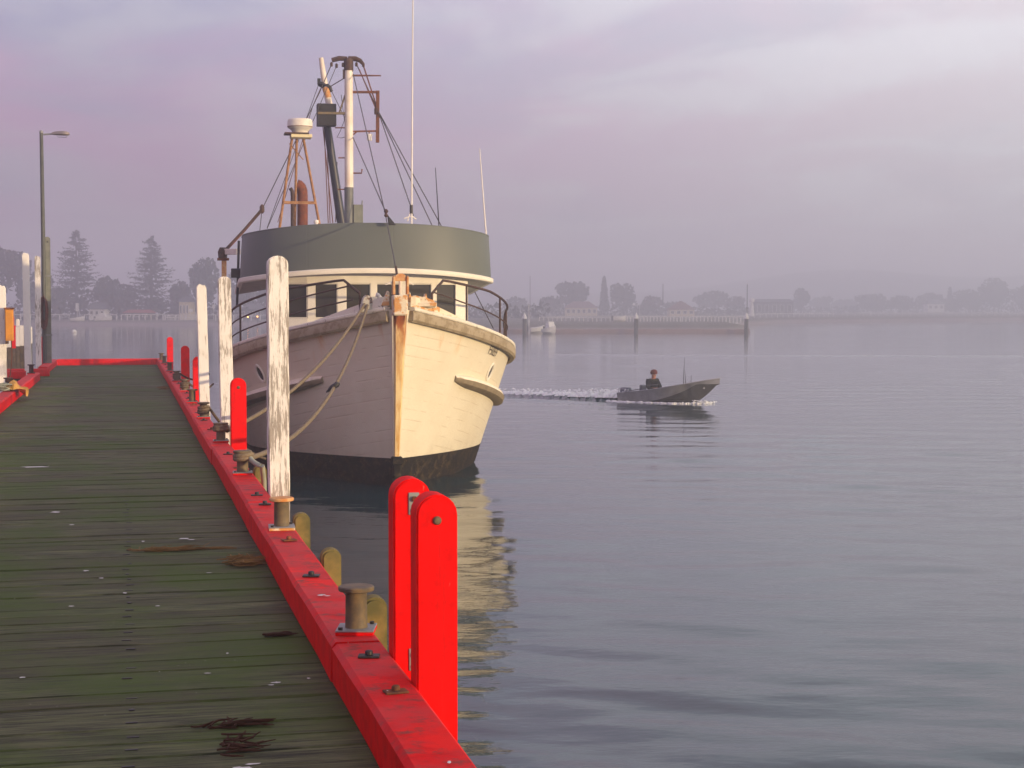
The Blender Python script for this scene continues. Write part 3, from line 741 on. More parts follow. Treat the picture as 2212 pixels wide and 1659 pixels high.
ed = [-1.93] + [v for p in wins for v in p] + [1.90]
for a, b in zip(ed[0::2], ed[1::2]): wall(a, b, ZW0, ZW1)
for sx, x in ((-1, -1.93), (1, 1.90)):
    house.box((x - sx*.035, 4.62, (ZS+ZH)/2), (.07, 2.4, ZH-ZS))
house.box((0, 5.75, 2.9), (3.7, .07, 1.8))
hs = house.build('wheelhouse', CREAM, boat, smooth=20)
for a, b in wins:
    fr = MB(); mid = (fs(a)+fs(b))/2; ang = math.atan2(fs(b)-fs(a), b-a); cxm = (a+b)/2; L = math.hypot(b-a, fs(b)-fs(a))
    for x in (-L/2+.006, L/2-.006): fr.box((x, 0, 0), (.012, .05, ZW1-ZW0-.004))
    for z in ((ZW0-ZW1)/2+.013, (ZW1-ZW0)/2-.013): fr.box((0, 0, z), (L-.026, .05, .014))
    f = fr.build('window', CREAM, hs, smooth=0); f.location = (cxm, mid+.034, (ZW0+ZW1)/2); f.rotation_euler = (0, 0, ang)
    MB().box((0, .012, 0), (L-.03, .008, ZW1-ZW0-.03)).build('pane', GLASSD, f, smooth=0)
MB().box((-.02, 7.4, 2.75), (2.9, 3.2, 1.9)).build('deckhouse', WHITE, boat, bevel=.02)
MB().box((0, 9.0, 1.9), (3.0, 2.0, .7)).build('fish_hatch', WHITE, boat, bevel=.03)

# brow over the windows: outline seen from above, half ellipse then straight aft
SC, SX, SS = 4.35, 2.50, 1.80
def brow_line(n=48, aft=2.3, k=1.0, ex=2.35):
    out = []
    m = 7
    for i in range(m): out.append((-SX*k, SC + aft*(1 - i/m)))
    for i in range(n+1):
        a = math.pi*(1 - i/n); c, d = math.cos(a), math.sin(a)
        out.append((SX*k*math.copysign(abs(c)**(2/ex), c), SC - SS*(k if k > .9 else k)*abs(d)**(2/ex)))
    for i in range(1, m+1): out.append((SX*k, SC + aft*i/m))
    return out
def brow_z(x, s):
    z = 3.80 - .17*(abs(x)/SX)**2.2
    if s > SC: z -= .20*((s-SC)/2.3)**1.1
    return z
LINE = brow_line()
rows = []
for x, s in LINE:
    z0 = brow_z(x, s) + .10; h = .84
    if s > SC + .35: h *= max(.02, 1 - (s - SC - .35)/.5)
    rows.append([(x*1.0, s, z0), (x*.985, s+.03, z0+h-.02), (x*.982, s+.035, z0+h), (x*.962, s+.05, z0+h), (x*.955, s+.06, z0+h-.03), (x*.962, s+.06, z0)])
MB().grid(rows, close=True).build('visor', VISOR, boat, smooth=30)
rim = MB().tube([Vector(r[2]) + Vector((0, .012, .004)) for r in rows if r[2][2] > r[0][2] + .5], .016, 6); rim.build('visor_rim', VISOR, boat, smooth=60)
MB().grid([[(x*1.012, s-.02, brow_z(x, s)), (x*1.018, s-.028, brow_z(x, s)+.02), (x*1.018, s-.028, brow_z(x, s)+.085), (x*1.005, s-.012, brow_z(x, s)+.10), (x*.97, s+.03, brow_z(x, s)+.10), (x*.97, s+.03, brow_z(x, s))] for x, s in LINE], close=True).build('brow_band', CREAM, boat, smooth=35)
# soffit from the band in to the wheelhouse wall, lower towards the sides
inner = []
for x, s in LINE:
    t = abs(x)/SX; ix = max(-1.92, min(1.89, x*.80)); iz = 3.825 - .14*t**3 - (.16*t**2 if s > SC else 0)
    inner.append((ix, max(fs(ix)+.01, s*.93+.2 if s > SC else 0), iz))
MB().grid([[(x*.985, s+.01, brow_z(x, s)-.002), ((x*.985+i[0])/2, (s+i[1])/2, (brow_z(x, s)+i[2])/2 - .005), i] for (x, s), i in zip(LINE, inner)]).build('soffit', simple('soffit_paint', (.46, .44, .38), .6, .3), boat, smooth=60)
m = MB(); m.grid([[(x*.97, s+.05, brow_z(x, s)+.09), (0, max(s+.05, 2.62), 3.92)] for x, s in LINE]); m.build('roof', WHITE, boat, smooth=60)
MB().box((0, 7.9, 3.78), (3.3, 2.9, .07)).build('boat_deck', WHITE, boat, bevel=.01)

# mast and cross head
MS = 7.9
def rig(px, py, s=MS): return bl(px, py, s=s)
b0, b1, b2 = rig(754, 490), rig(754, 405), rig(753, 133)
mast = MB().tube([(b1.x, MS, b1.z), (b2.x, MS, b2.z)], [.098, .092], 16).build('mast', MASTW, boat, smooth=60)
MB().tube([(b0.x, MS, 3.8), (b0.x, MS, b1.z)], .102, 16).build('mast_sleeve', MASTG, mast, smooth=60)
ch = MB().tube([(b2.x, MS, b2.z-.20), (b2.x, MS, b2.z+.06)], .105, 14)
l, r_ = rig(715, 130), rig(785, 131)
ch.tube([rig(717, 130), rig(733, 126), rig(750, 127)], [.05, .055, .05], 8).tube([rig(752, 126), rig(768, 127), rig(778, 131), rig(785, 139)], [.05, .058, .05, .035], 8)
ch.box(rig(757, 150), (.1, .1, .12)); ch.box(rig(743, 160), (.05, .05, .2)); ch.build('crosshead', RUSTD, mast, smooth=40)
m = MB()
for x, y in ((716, 139), (727, 142), (770, 139), (785, 140), (741, 140)):
    p = rig(x, y); m.lathe([(.012, -.05), (.03, -.04), (.03, .03), (.012, .05)], p, 8)
m.build('shackle', RUSTD, mast)
MB().tube([rig(762, 163), rig(823, 163.5)], [.022, .014], 8).build('spreader', RUST, mast, smooth=60)
fr = MB().beam(rig(762, 199), rig(816, 199), .05).beam(rig(816, 196), rig(815.5, 308), .07).beam(rig(762, 284), rig(812, 283), .035).beam(rig(763, 291), rig(771, 284), .03)
fr.build('lamp_frame', RUST, mast)
m = MB(); p = rig(798, 296); m.lathe([(.055, -.08), (.06, -.05), (.05, -.045), (.05, .02), (.065, .025), (.065, .06), (.03, .075)], p, 12); dl = m.build('deck_lamp', WHITE, mast, smooth=40)
MB().tube([rig(797, 289), rig(798, 283)], .012, 6).build('bracket', RUST, dl)
MB().beam(rig(686, 244.5, 7.8), rig(747, 245), .07, .05).beam(rig(748, 198), rig(733, 243), .035).build('light_board', IRON, mast)
MB().tube([rig(724, 276), rig(745, 276)], .014, 6).tube([rig(731, 341), rig(745, 341)], .014, 6).tube([rig(728, 409), rig(745, 409)], .014, 6).tube([rig(763, 374), rig(781, 374), rig(782, 365)], .017, 6).build('mast_step', RUST, mast, smooth=60)
pl = rig(773, 462); MB().box((pl.x, MS, pl.z), (.21, .2, .40)).tube([(pl.x+.09, MS, pl.z+.2), (pl.x+.10, MS, pl.z+.30)], .014, 6).build('winch_box', TIMG, mast, bevel=.01)
MB().tube([rig(737, 205), rig(744, 260), rig(735, 283), rig(728, 297), rig(738, 298), rig(749, 295)], .007, 5).build('cable', BLACKM, mast)

# derrick boom leaning behind the mast, with its white top, collar and box
BS = 9.0
boom = MB().tube([rig(742, 500, BS), rig(736, 470, BS), rig(706, 266, BS)], [.105, .105, .085], 14).build('boom', NAVY, boat, smooth=60)
MB().tube([rig(712, 228, BS), rig(703, 190, BS), rig(697, 150, BS), rig(693.5, 125, BS)], [.078, .072, .062, .052], 12).build('boom_top', MASTW, boom, smooth=60)
MB().tube([rig(709, 211, BS), rig(703, 189, BS)], [.081, .077], 12).build('boom_stain', RUSTO, boom, smooth=60)
m = MB().tube([rig(687, 180, BS), rig(700, 184, BS), rig(712, 190, BS), rig(717, 198, BS)], [.05, .085, .06, .03], 8).box(rig(689, 176, BS), (.07, .08, .13)); m.build('collar', BLACKM, boom, smooth=40)
p = rig(705, 249, BS-.2); MB().box(p, (.43, .26, .50)).build('light_box', BLACKM, boom, bevel=.012)
m = MB()
for (x0, y0), (x1, y1) in (((697, 270), (719, 482)), ((705, 268), (713, 482)), ((700, 272), (709, 482)), ((728, 350), (725, 480))): m.tube([rig(x0, y0, BS), rig(x1, y1, BS)], .011, 5)
m.build('boom_fall', WIRER, boom)

# radar tripod
RS = 6.2
def rg_(px, py, d=0): return bl(px, py, s=RS+d)
tr = MB()
for (x0, y0), (x1, y1), d in (((631, 298), (604, 492), 0), ((641, 298), (637, 490), .5), ((655, 298), (691, 490), 0)): tr.tube([rg_(x0, y0, .15), rg_(x1, y1, d)], .028, 8)
tr.beam(rg_(612, 437.5), rg_(682, 438), .04, .06); tr.tube([rg_(625, 310), rg_(655, 345)], .012, 5)
rt = tr.build('radar_tripod', mk_rust('rust_streaked_tripod', (.40, .22, .10), (.20, .085, .035), .7), boat, smooth=60)
p = rg_(650, 295); MB().box(p, (.44, .40, .07)).build('platform', mk_chip('cream_stained', (.68, .60, .36), (.35, .2, .08), (.2, .1, .05), .6), rt, bevel=.008)
p = rg_(640, 289.5); MB().box(p, (.50, .42, .03)).build('platform_top', RUSTD, rt)
p = rg_(648, 284); q = .26
rad = MB().lathe([(.16, -.05), (.17, .0), (.20, .035), (.255, .075), (.265, .085), (.262, .20), (.255, .232), (.235, .255), (.18, .262), (.05, .265)], p, 28).build('radar_dome', simple('radome_white', (.72, .68, .60), .5, .4, c2=(.66, .60, .50)), rt, smooth=40)
MB().lathe([(.266, .086), (.2665, .10)], p, 28).build('dome_seam', RUST, rad)

# exhausts and the small fittings on the roof
ES = 7.4
MB().tube([bl(653.5, 490, s=ES), bl(653.5, 422, s=ES), bl(652.8, 412, s=ES), bl(650.2, 404.5, s=ES), bl(646, 400, s=ES), bl(641.5, 398.5, s=ES)], .115, 16).build('exhaust_stack', mk_rust('red_rust_pipe', (.20, .06, .03), (.10, .035, .022), .75), boat, smooth=60)
MB().tube([bl(632, 490, s=ES), bl(632, 425, s=ES), bl(631, 413, s=ES), bl(627, 406, s=ES)], .042, 10).build('exhaust_pipe', RUSTD, boat, smooth=60)
p = bl(683, 481, s=5.6); MB().lathe([(.04, -.2), (.04, -.02), (.055, 0), (.05, .05), (.02, .06)], p, 12).build('roof_vent', WHITE, boat, smooth=40)
AS = 5.4
p0, p1 = bl(889, 472, s=AS), bl(892, -16, s=AS); wh = MB().tube([p0 - Vector((0, 0, .45)), p0, p1], [.022, .020, .012], 8).build('whip_antenna', WHITE, boat, smooth=60)
q = bl(888.5, 452, s=AS); MB().tube([q - Vector((0, 0, .09)), q + Vector((0, 0, .09))], .035, 8).build('clamp', BLACKM, wh)
MB().tube([bl(873, 472, s=AS), bl(889, 466, s=AS), bl(899, 474, s=AS)], .016, 6).tube([bl(880, 478, s=AS), bl(886, 458, s=AS)], .012, 6).build('antenna_bracket', WHITE, wh)
MB().tube([bl(949.5, 500, s=AS), bl(948, 484, s=AS), bl(940.5, 362, s=AS)], [.012, .012, .007], 6).build('dark_aerial', BLACKM, boat, smooth=60)
MB().tube([bl(1051.5, 530, s=4.4), bl(1049.5, 500, s=4.4), bl(1036, 321, s=4.4)], [.018, .016, .008], 6).build('white_aerial', WHITE, boat, smooth=60)
# standing rigging
def stay(pts, r=.011, mat=WIRE, name='stay'): return MB().tube(pts, r, 5, cap=False).build(name, mat, boat, smooth=60)
stay([rig(763, 160), bl(833, 466, s=2.2), bl(857, 590, s=-.55)]); stay([rig(762, 296), bl(832, 455, s=2.3)])
stay([bl(855, 576, s=-.5), bl(859, 603, s=-.62)], .022, RUSTD, 'turnbuckle')
m = MB().lathe([(.02, -.07), (.04, -.04), (.02, 0), (.045, .04), (.02, .08)], bl(834, 461, s=2.1), 8); m.build('stay_shackle', RUSTD, boat)
p = bl(843, 476, s=2.4); MB().prism([(p.x-.06, p.z+.11), (p.x+.11, p.z-.09), (p.x-.03, p.z-.09)], p.y-.04, p.y+.04).build('tackle_block', BLACKM, boat, bevel=.01)
stay([rig(770, 139), rig(815, 235), bl(886.5, 444, s=6.6), bl(893, 466, s=6.5)]); stay([rig(771, 140), rig(815, 236), bl(931, 482, s=7.5), bl(945, 510, s=7.4)])
stay([rig(784, 139), rig(812, 225)], .016, WIRER); stay([rig(776, 150), rig(814, 240)], .014, WIRER)
e = bl(1066, 710, s=6.9); stay([rig(816, 238), bl(949, 480, s=7.3), e])
m = MB().box(rig(813, 240), (.09, .09, .15)).box(rig(818, 250), (.07, .07, .1)); m.build('shroud_block', RUSTD, boat, bevel=.015)
TK = bl(566, 452, s=6.3); DV = bl(486, 541, s=6.0)
stay([rig(716, 139), bl(690, 200, s=7.5), TK]); stay([rig(727, 142), bl(577, 494, s=6.2)], .008); stay([rig(687, 186, BS), bl(577, 492, s=7)], .008); stay([rig(693, 190, BS), rig(676, 228, BS), bl(600, 480, s=7.2)], .008, WIRER)
stay([rig(745, 168), rig(712, 188, BS)], .012); stay([rig(713, 190, BS), rig(745, 255, 8.5), rig(758, 330)], .008)
stay([TK, TK.lerp(DV, .5) + Vector((0, 0, -.02)), DV], .036, RUSTD, 'tackle'); stay([TK + Vector((.02, 0, 0)), DV + Vector((.08, 0, .05))], .016, WIRER, 'tackle_fall')
MB().lathe([(.02, -.09), (.05, -.05), (.05, .05), (.02, .1)], TK, 8).build('block', RUSTD, boat); stay([TK, bl(561, 500, s=6.3)], .008)
# davit at the shaded side
dv = MB().beam(bl(484, 640, s=6.0), bl(484, 556, s=6.0), .10).build('davit', RUSTO, boat, bevel=.01)
MB().lathe([(.03, -.15), (.09, -.1), (.10, .03), (.06, .12)], bl(481, 547, s=6.0), 10).build('sheave', RUSTD, dv, smooth=40)
p = bl(482, 560, s=6.0); MB().box(p, (.24, .2, .05)).build('davit_plate', RUST, dv, bevel=.006)
MB().beam(bl(487, 544, s=6.0), bl(515, 543.5, s=5.6), .12).build('davit_arm', MASTW, dv, bevel=.008)
MB().tube([bl(512, 662, s=5.3), bl(514, 600, s=5.3), bl(516, 520, s=5.3)], .026, 8).build('side_pole', BLACKM, boat, smooth=60)
p = bl(511, 590, s=5.25); MB().box(p, (.22, .16, .19)).build('side_lamp_box', BLACKM, boat, bevel=.01)
# registration letters on the lit bow
def find_s(px, py):
    best = None
    for i in range(400):
        s = .3 + 3.6*i/400; q = bl(px, py, s=s); d = abs(q.x - hb(s, q.z))
        if best is None or d < best[0]: best = (d, s, q.z)
    return best
(_, TS0, TZ0), (_, TS1, TZ1) = find_s(1052, 764), find_s(1070, 769)
cu = bpy.data.curves.new('registration', 'FONT'); cu.body = 'F5059'; cu.size = .30; cu.space_character = .95; cu.resolution_u = 2; cu.extrude = 0
to = bpy.data.objects.new('tmp', cu); C.objects.link(to); bpy.context.view_layer.update()
me = bpy.data.meshes.new_from_object(to); bpy.data.objects.remove(to)
bm = bmesh.new(); bm.from_mesh(me); bmesh.ops.triangulate(bm, faces=bm.faces); bmesh.ops.subdivide_edges(bm, edges=bm.edges, cuts=2)
xs = [v.co.x for v in bm.verts]; W_ = max(xs)
for v in bm.verts:
    s = TS0 + (TS1-TS0)*v.co.x/W_; z = TZ0 + v.co.y*.80 - .20*(s-TS0)
    v.co = Vector((hb(s, z) + .012, s, z))
bm.to_mesh(me); bm.free(); me.materials.append(simple('faded_brown_letters', (.045, .022, .012), .7, .3))
lo_ = bpy.data.objects.new('registration', me); C.objects.link(lo_); lo_.parent = boat

# mooring lines
bpy.context.view_layer.update()
def bw(p): return boat.matrix_world @ Vector(p)
chk = bw((-.56, -.30, 3.22))
def line(pts, r, label, mat=ROPE):
    o = MB().tube(pts, r, 7).build('mooring_line', mat, smooth=60); return tag(o, label, 'rope', 'ropes mooring the boat')
b3, b4 = JP(.965, 14.10, KT+.12), JP(.968, 17.54, KT+.12)
def coil(c, r, turns, h, n=14): return [Vector((c.x + r*math.cos(2*math.pi*i/n), c.y + r*math.sin(2*math.pi*i/n), c.z + h*i/(n*turns))) for i in range(int(n*turns)+1)]
line(sag(chk, b4 + Vector((.06, .02, 0)), .28, 20) + coil(b4, .066, 2, .05), .024, 'upper slack line from the bow chock to the jetty')
l2 = sag(chk + Vector((.05, 0, -.02)), b3 + Vector((.06, 0, .02)), .52, 22)
ln = line(l2 + coil(b3, .068, 2, .05), .024, 'lower slack line from the bow chock with a dark knot on it')
k = l2[10]; MB().tube([k + Vector((-.10, 0, -.06)), k + Vector((-.03, 0, .0)), k + Vector((.05, 0, .05)), k + Vector((.08, 0, .06))], [.008, .035, .04, .012], 8).build('knot', BLACKM, ln, smooth=60)
for (t, u), (e_t, e_u, e_z), lab in (((21.42, .963), (24.5, 2.0, .9), 'rope leading down from the bollard under the leaning white post'), ((28.4, .962), (31.5, 1.6, 1.7), 'brown rope tied to the bollard before the dark red post'), ((32.2, .945), (35.0, 1.7, 1.75), 'brown rope tied to the bollard beyond the dark red post')):
    c = JP(u, t, KT+.05); a = coil(c, .062, 3, .10); line(a + sag(a[-1], JP(e_u, e_t, e_z), .12, 8)[1:], .019, lab, ROPED)
for i, (t, u) in enumerate(((14.10, .958),)):
    c = JP(u+.10, t+.10, KT+.17); line(sag(JP(u+.03, t+.04, KT+.19), JP(1.10, t-1.2+.9, KT+.10), .03, 5) + [JP(1.13, t-.1, KT-.05), JP(1.14, t-.05, KT-.35)], .022, 'short rope looped over the kerb beside the bolted red post', NETG)

# ------------------------------------------------------------------ things at the left of the jetty
o = empty('lamp_post', JP(-2.02, 43.45, KT-.18), JR, 'tall grey lamp post with short arm at the left end of the jetty', 'lamp post')
MB().tube([(0, 0, -.6), (0, 0, 3.2), (-.012, 0, 6.02)], [.058, .055, .045], 12).build('pole', STEEL if False else simple('lamp_pole_paint', (.085, .095, .085), .6, .4), o, smooth=60)
MB().lathe([(.05, 6.02), (.052, 6.06), (.03, 6.09)], (-.012, 0, 0), 12).build('pole_cap', STEEL, o)
MB().tube([(-.012, 0, 5.98), (.12, 0, 5.995), (.28, 0, 6.01)], .022, 8).build('arm', STEEL, o, smooth=60)
hd = MB(); hd.grid([[(x, .0 + a*wd, 6.0 + b*h) for a, b in ((-1, 0), (-.8, .7), (0, 1), (.8, .7), (1, 0), (.7, -.25), (-.7, -.25))] for x, wd, h in ((.24, .035, .04), (.32, .09, .075), (.46, .115, .09), (.60, .11, .085), (.68, .07, .05))], close=True)
hd.f += [tuple(range(7))[::-1], tuple(len(hd.v)-7+k for k in range(7))]; lh = hd.build('lamp_head', LAMPM, o, smooth=50)
MB().grid([[(.36, -.08, 5.975), (.36, .08, 5.975)], [(.40, -.08, 5.93), (.40, .08, 5.93)], [(.60, -.08, 5.93), (.60, .08, 5.93)], [(.64, -.08, 5.978), (.64, .08, 5.978)]]).build('lens', LENS, lh)
tp = empty('timber_post', JP(-1.925, 43.50, KT-.18), JR, 'grey-green timber post strapped to the lamp post', 'post')
MB().prism(arch(.145, 3.40, -2.6, r=.06), -.065, .065).build('timber', TIMG, tp, bevel=.008, seg=2)
b = MB().lathe([(.02, 0), (.02, .012), (.01, .015)], n=10).build('bolt_head', BLACKM, tp); b.rotation_euler = (R(90), 0, 0); b.location = (.01, -.067, 3.27)
MB().box((-.05, 0, 2.4), (.30, .16, .04)).box((-.05, 0, .9), (.30, .16, .04)).build('strap', STEEL, tp, bevel=.004)
# bundle of brown rope hung on the lamp post
m = MB(); r = random.Random(2)
for k in range(7):
    a = r.uniform(-.05, .05); top = 1.88 - r.uniform(0, .1); bot = 1.16 + r.uniform(-.06, .2) - k*.03; wd = .06 + r.uniform(0, .035)
    m.tube([(-.02 + wd*math.sin(2*math.pi*i/18) + a*.4, -.12 - .03*k/3 + a, (top+bot)/2 + (top-bot)/2*math.cos(2*math.pi*i/18)) for i in range(19)], .022, 6)
h = m.build('hanging_rope', mk_rust('red_brown_rope', (.16, .06, .04), (.07, .035, .025), .9), smooth=60); h.location = JP(-1.99, 43.3, KT-.18); h.rotation_euler = (0, 0, JR); tag(h, 'red-brown rope hanging in loops on the lamp post', 'rope')
MB().tube([(-.02, -.02, 1.9), (-.02, -.16, 1.88)], .012, 6).build('hook', RUST, h)

cab = empty('orange_cabinet', JP(-2.02, 30.55, KT+.83), JR, 'orange metal cabinet fixed to the white post at the left edge', 'cabinet')
MB().box((0, 0, .28), (.14, .20, .56)).build('body', ORANGE, cab, bevel=.008)
MB().box((0, -.106, .28), (.118, .012, .52)).build('door', ORANGE, cab, bevel=.003)
MB().box((-.0, 0, .575), (.17, .24, .03)).build('hood', RUST, cab, bevel=.004)
MB().tube([(.03, 0, .0), (.035, 0, -.3), (.0, .02, -.62), (-.06, 0, -.80)], .010, 6).build('cable', WIRER, cab, smooth=60)
MB().box((-.045, 0, -.03), (.05, .12, .05)).build('gland', RUSTD, cab)
# yellow cloth over the kerb
m = MB(); r = random.Random(11); rows = []
for i in range(11):
    f = i/10; row = []
    for k in range(9):
        g = k/8; u = -2.04 + .36*f; tt = 29.0 + 1.0*g - .2*f; z = KT + .03 + .13*math.sin(3.1*f)*math.sin(3.1*g) + r.uniform(-.012, .03)
        if u > U0: z = KT + .03 - (u-U0)*1.0*math.sin(3.1*g) + r.uniform(-.01, .02)
        if u > U0 - .02: u += .02
        row.append(JP(u + r.uniform(-.01, .01), tt, z))
    rows.append(row)
m.grid(rows); y = m.build('yellow_cloth', YELLOW, smooth=50); tag(y, 'crumpled yellow cloth draped over the left kerb', 'cloth')
m = MB(); r = random.Random(12)
for k in range(9):
    c = JP(-2.05 + r.uniform(-.05, .06), 29.0 + r.uniform(-.12, .12), KT + .025 + .012*k); rr = .10 + r.uniform(-.02, .03); ph = r.uniform(0, 6)
    m.tube([c + Vector((rr*math.cos(ph + 2*math.pi*i/14), rr*1.2*math.sin(ph + 2*math.pi*i/14), r.uniform(-.008, .012))) for i in range(15)], .014, 6)
y = m.build('rope_coil', NETG, smooth=60); tag(y, 'grey-green rope heaped beside the yellow cloth', 'rope')

# white topped sheet wall left of the lamp
sw = empty('sheet_wall', at(30, 800, 50) * 1.0, 0, 'timber plank wall with white upper half behind the left posts', 'wall'); sw.location.z = 0
WT = mk_whitepost('white_wall_paint', .2)
x = -1.6; k = 0
while x < .60:
    wd = .118; ztop = 2.60 + .035*math.sin(k*1.7) - .04*x; zw = 1.92 + .22*max(0, x) + .02*math.sin(k*2.3)
    red = abs(x - .03) < .06
    MB().box((x, 0, (ztop+zw)/2), (wd, .06, ztop-zw)).build('plank', REDP if red else WT, sw, bevel=.004)
    MB().box((x, .004, (zw-1.4)/2), (wd-.008, .055, zw+1.4)).build('plank', simple('bare_brown_plank', (.13, .10, .065), .9, .2, c2=(.06, .05, .035), scale=6) if k == 0 else bpy.data.materials['bare_brown_plank'], sw, bevel=.004)
    x += wd + .006; k += 1
MB().box((-.5, .06, 2.45), (2.1, .06, .12)).build('waler', WT, sw, bevel=.005)
for xx, h, mt in ((-.06, 2.88, REDP), (.10, 2.80, WT)):
    MB().prism(arch(.085, h, 1.5), .10, .17).build('wall_post', mt, sw, bevel=.004).location = (xx, 0, 0)

# debris lying on the deck
def flat_blob(name, u, t, lu, lt, mat, label, cat, seed, pieces=1, group=None, ang=0, z=DECK, thick=.010, spread=1.0):
    r = random.Random(seed); m = MB()
    for q in range(pieces):
        cu = r.uniform(-lu, lu)*.55*spread if pieces > 1 else 0; ct = r.uniform(-lt, lt)*.55*spread if pieces > 1 else 0
        n = 12; rr = [r.uniform(.45, 1.0) for _ in range(n)]; sc = .35 + .3*r.random() if pieces > 1 else 1
        b = len(m.v); m.v += [(cu, ct, thick)]
        for k in range(n): a = 2*math.pi*k/n; m.v.append((cu + lu*sc*rr[k]*.5*math.cos(a), ct + lt*sc*rr[k]*.5*math.sin(a), .006))
        for k in range(n): m.f.append((b, b+1+k, b+1+(k+1) % n))
    o = m.build(name, mat, smooth=60); o.location = JP(u, t, z); o.rotation_euler = (0, 0, JR + ang); return tag(o, label, cat, group)
def strands(name, u, t, lu, lt, n, rad, mat, label, cat, seed, lift=.02, straight=.3, ang=0, group=None):
    r = random.Random(seed); m = MB()
    for q in range(n):
        p = Vector((r.gauss(0, .30)*lu, r.gauss(0, .30)*lt, r.uniform(.004, lift))); d = r.uniform(-straight, straight) + (0 if r.random() < .8 else 1.2); pts = [p]
        L = r.uniform(.03, .09)
        for k in range(4): d += r.uniform(-.4, .4); p = p + Vector((math.cos(d), math.sin(d)*.8, r.uniform(-.12, .12)))*L/2; p.z = max(.004, p.z); pts.append(p)
        m.tube(pts, [rad, rad*1.1, rad, rad*.8, rad*.4], 4)
    o = m.build(name, mat, smooth=60); o.location = JP(u, t, DECK); o.rotation_euler = (0, 0, JR+ang); return tag(o, label, cat, group)
strands('seaweed', .335, 6.26, .15, .045, 22, .0045, WEED, 'strip of dark dry seaweed across a plank, farther of the pair', 'seaweed', 1, straight=.12, ang=.02, group='dark seaweed on the near planks')
strands('seaweed', .345, 5.98, .065, .17, 26, .0045, WEED, 'bent clump of dark dry seaweed nearest the camera', 'seaweed', 2, straight=.5, ang=-.15, group='dark seaweed on the near planks')
strands('seaweed', .655, 7.95, .07, .03, 12, .006, WEED, 'small dark twig of weed near the kerb joint', 'seaweed', 3, straight=.2)
strands('seagrass', .66, 10.25, .15, .22, 130, .0035, STRAW, 'tan heap of dry seagrass against the kerb', 'seagrass', 4, lift=.04)
strands('seagrass', .26, 10.95, .42, .05, 150, .003, STRAW, 'thin line of dry seagrass along a plank joint', 'seagrass', 5, straight=.15)
strands('seagrass', .66, 33.2, .12, .9, 60, .006, STRAW, 'dry seagrass far along the right kerb', 'seagrass', 6)
drops = [(.613, 6.93, .10, .05), (.445, 11.44, .17, .10), (.36, 5.70, .17, .07), (-.02, 9.35, .03, .06), (-.16, 9.9, .05, .03), (.44, 7.6, .02, .04), (.15, 8.9, .03, .03), (.47, 9.95, .05, .03), (-.25, 10.2, .05, .05), (-.55, 13.2, .12, .12), (-.9, 17.0, .35, .16), (-.4, 12.4, .05, .05), (.75, 7.0, .02, .03), (-.45, 7.3, .03, .03), (-.3, 9.0, .04, .03), (.1, 11.4, .03, .05), (.33, 7.2, .035, .02)]
for i, (u, t, a, b) in enumerate(drops):
    flat_blob('bird_dropping', u, t, a, b, GUANO, (('tiny white dropping left of the spike line, mid deck', 'thin white dropping left of the spike line', 'pin-sized dropping to the right of the near twig', 'small dropping right of the spike line below the tan seagrass', 'small dropping under the tan seagrass heap', 'small dropping left of the spike line beside the seagrass strip', 'faint broad dropping near the deck centre', 'long pale smear far out at the left of the deck', 'speck of dropping beyond the seagrass strip', 'speck of dropping touching the right kerb', 'dropping left of the spikes near the seaweed', 'thin speck left of the spikes at mid deck', 'speck just past the seagrass strip, on the spike line', 'fleck between the spike line and the near seaweed')[i-3] if i > 2 else ('white dropping on the near planks right of the spike line', 'long white dropping on a plank halfway along the near kerb', 'pale smeared dropping at the bottom edge of the deck')[i]), 'bird dropping', 40+i, 1 if i > 2 else 3, group='bird droppings on the deck', thick=.008)
for i, (u, t, a, b, lab) in enumerate(((.945, 8.02, .075, .07, 'white dropping on the red kerb just beyond the nearest bollard'), (.93, 5.97, .03, .03, 'small white dropping beside a bolt plate on the near kerb'), (.985, 4.98, .035, .05, 'white dropping on the kerb at the bottom edge'))):
    flat_blob('bird_dropping', u, t, a, b, GUANO, lab, 'bird dropping', 80+i, 2, z=KT+.002 - (.004 if t < 6.9 else 0), thick=.007)

# ------------------------------------------------------------------ aluminium dinghy with its passenger
BGC = simple('blue_grey_cowl', (.09, .10, .14), .4, .5)
DH = R(-36); st_ = Vector((3.90, 55.45, 0))
dg = empty('dinghy', st_, DH, 'small bare aluminium dinghy motoring right with its bow lifted', 'dinghy')
DL = 3.55
def dsec(x):
    f = x/DL; gb = .66*(1 - max(0, (f-.45)/.55)**2.2); gz = .27 + .40*f + .27*max(0, f-.4)
    cf = max(0, (f-.30)/.52); cz = .03 + .62*min(1, cf)**1.25*min(1, gz/.7); cz = min(cz, gz-.012) if f > .6 else cz
    cb = min(gb*.99, .58*(1 - max(0, (f-.35)/.62)**2)) if f < .97 else gb*.99
    cb = max(cb, gb*.9 if f > .75 else 0)
    kz = -.12 + (.86*max(0, (f-.62)/.38)**1.7); kz = min(kz, cz-.004)
    return gb, gz, max(.0, cb), cz, kz
side = MB(); bot = MB(); xs = [DL*i/26 for i in range(27)]
for sgn in (-1, 1):
    side.grid([[(x, sgn*dsec(x)[2], dsec(x)[3]), (x, sgn*dsec(x)[0], dsec(x)[1]), (x, sgn*max(0, dsec(x)[0]-.02), dsec(x)[1]), (x, sgn*max(0, dsec(x)[2]-.02), dsec(x)[3]+.01)] for x in xs])
    bot.grid([[(x, 0, dsec(x)[4]), (x, sgn*dsec(x)[2], dsec(x)[3])] for x in xs])
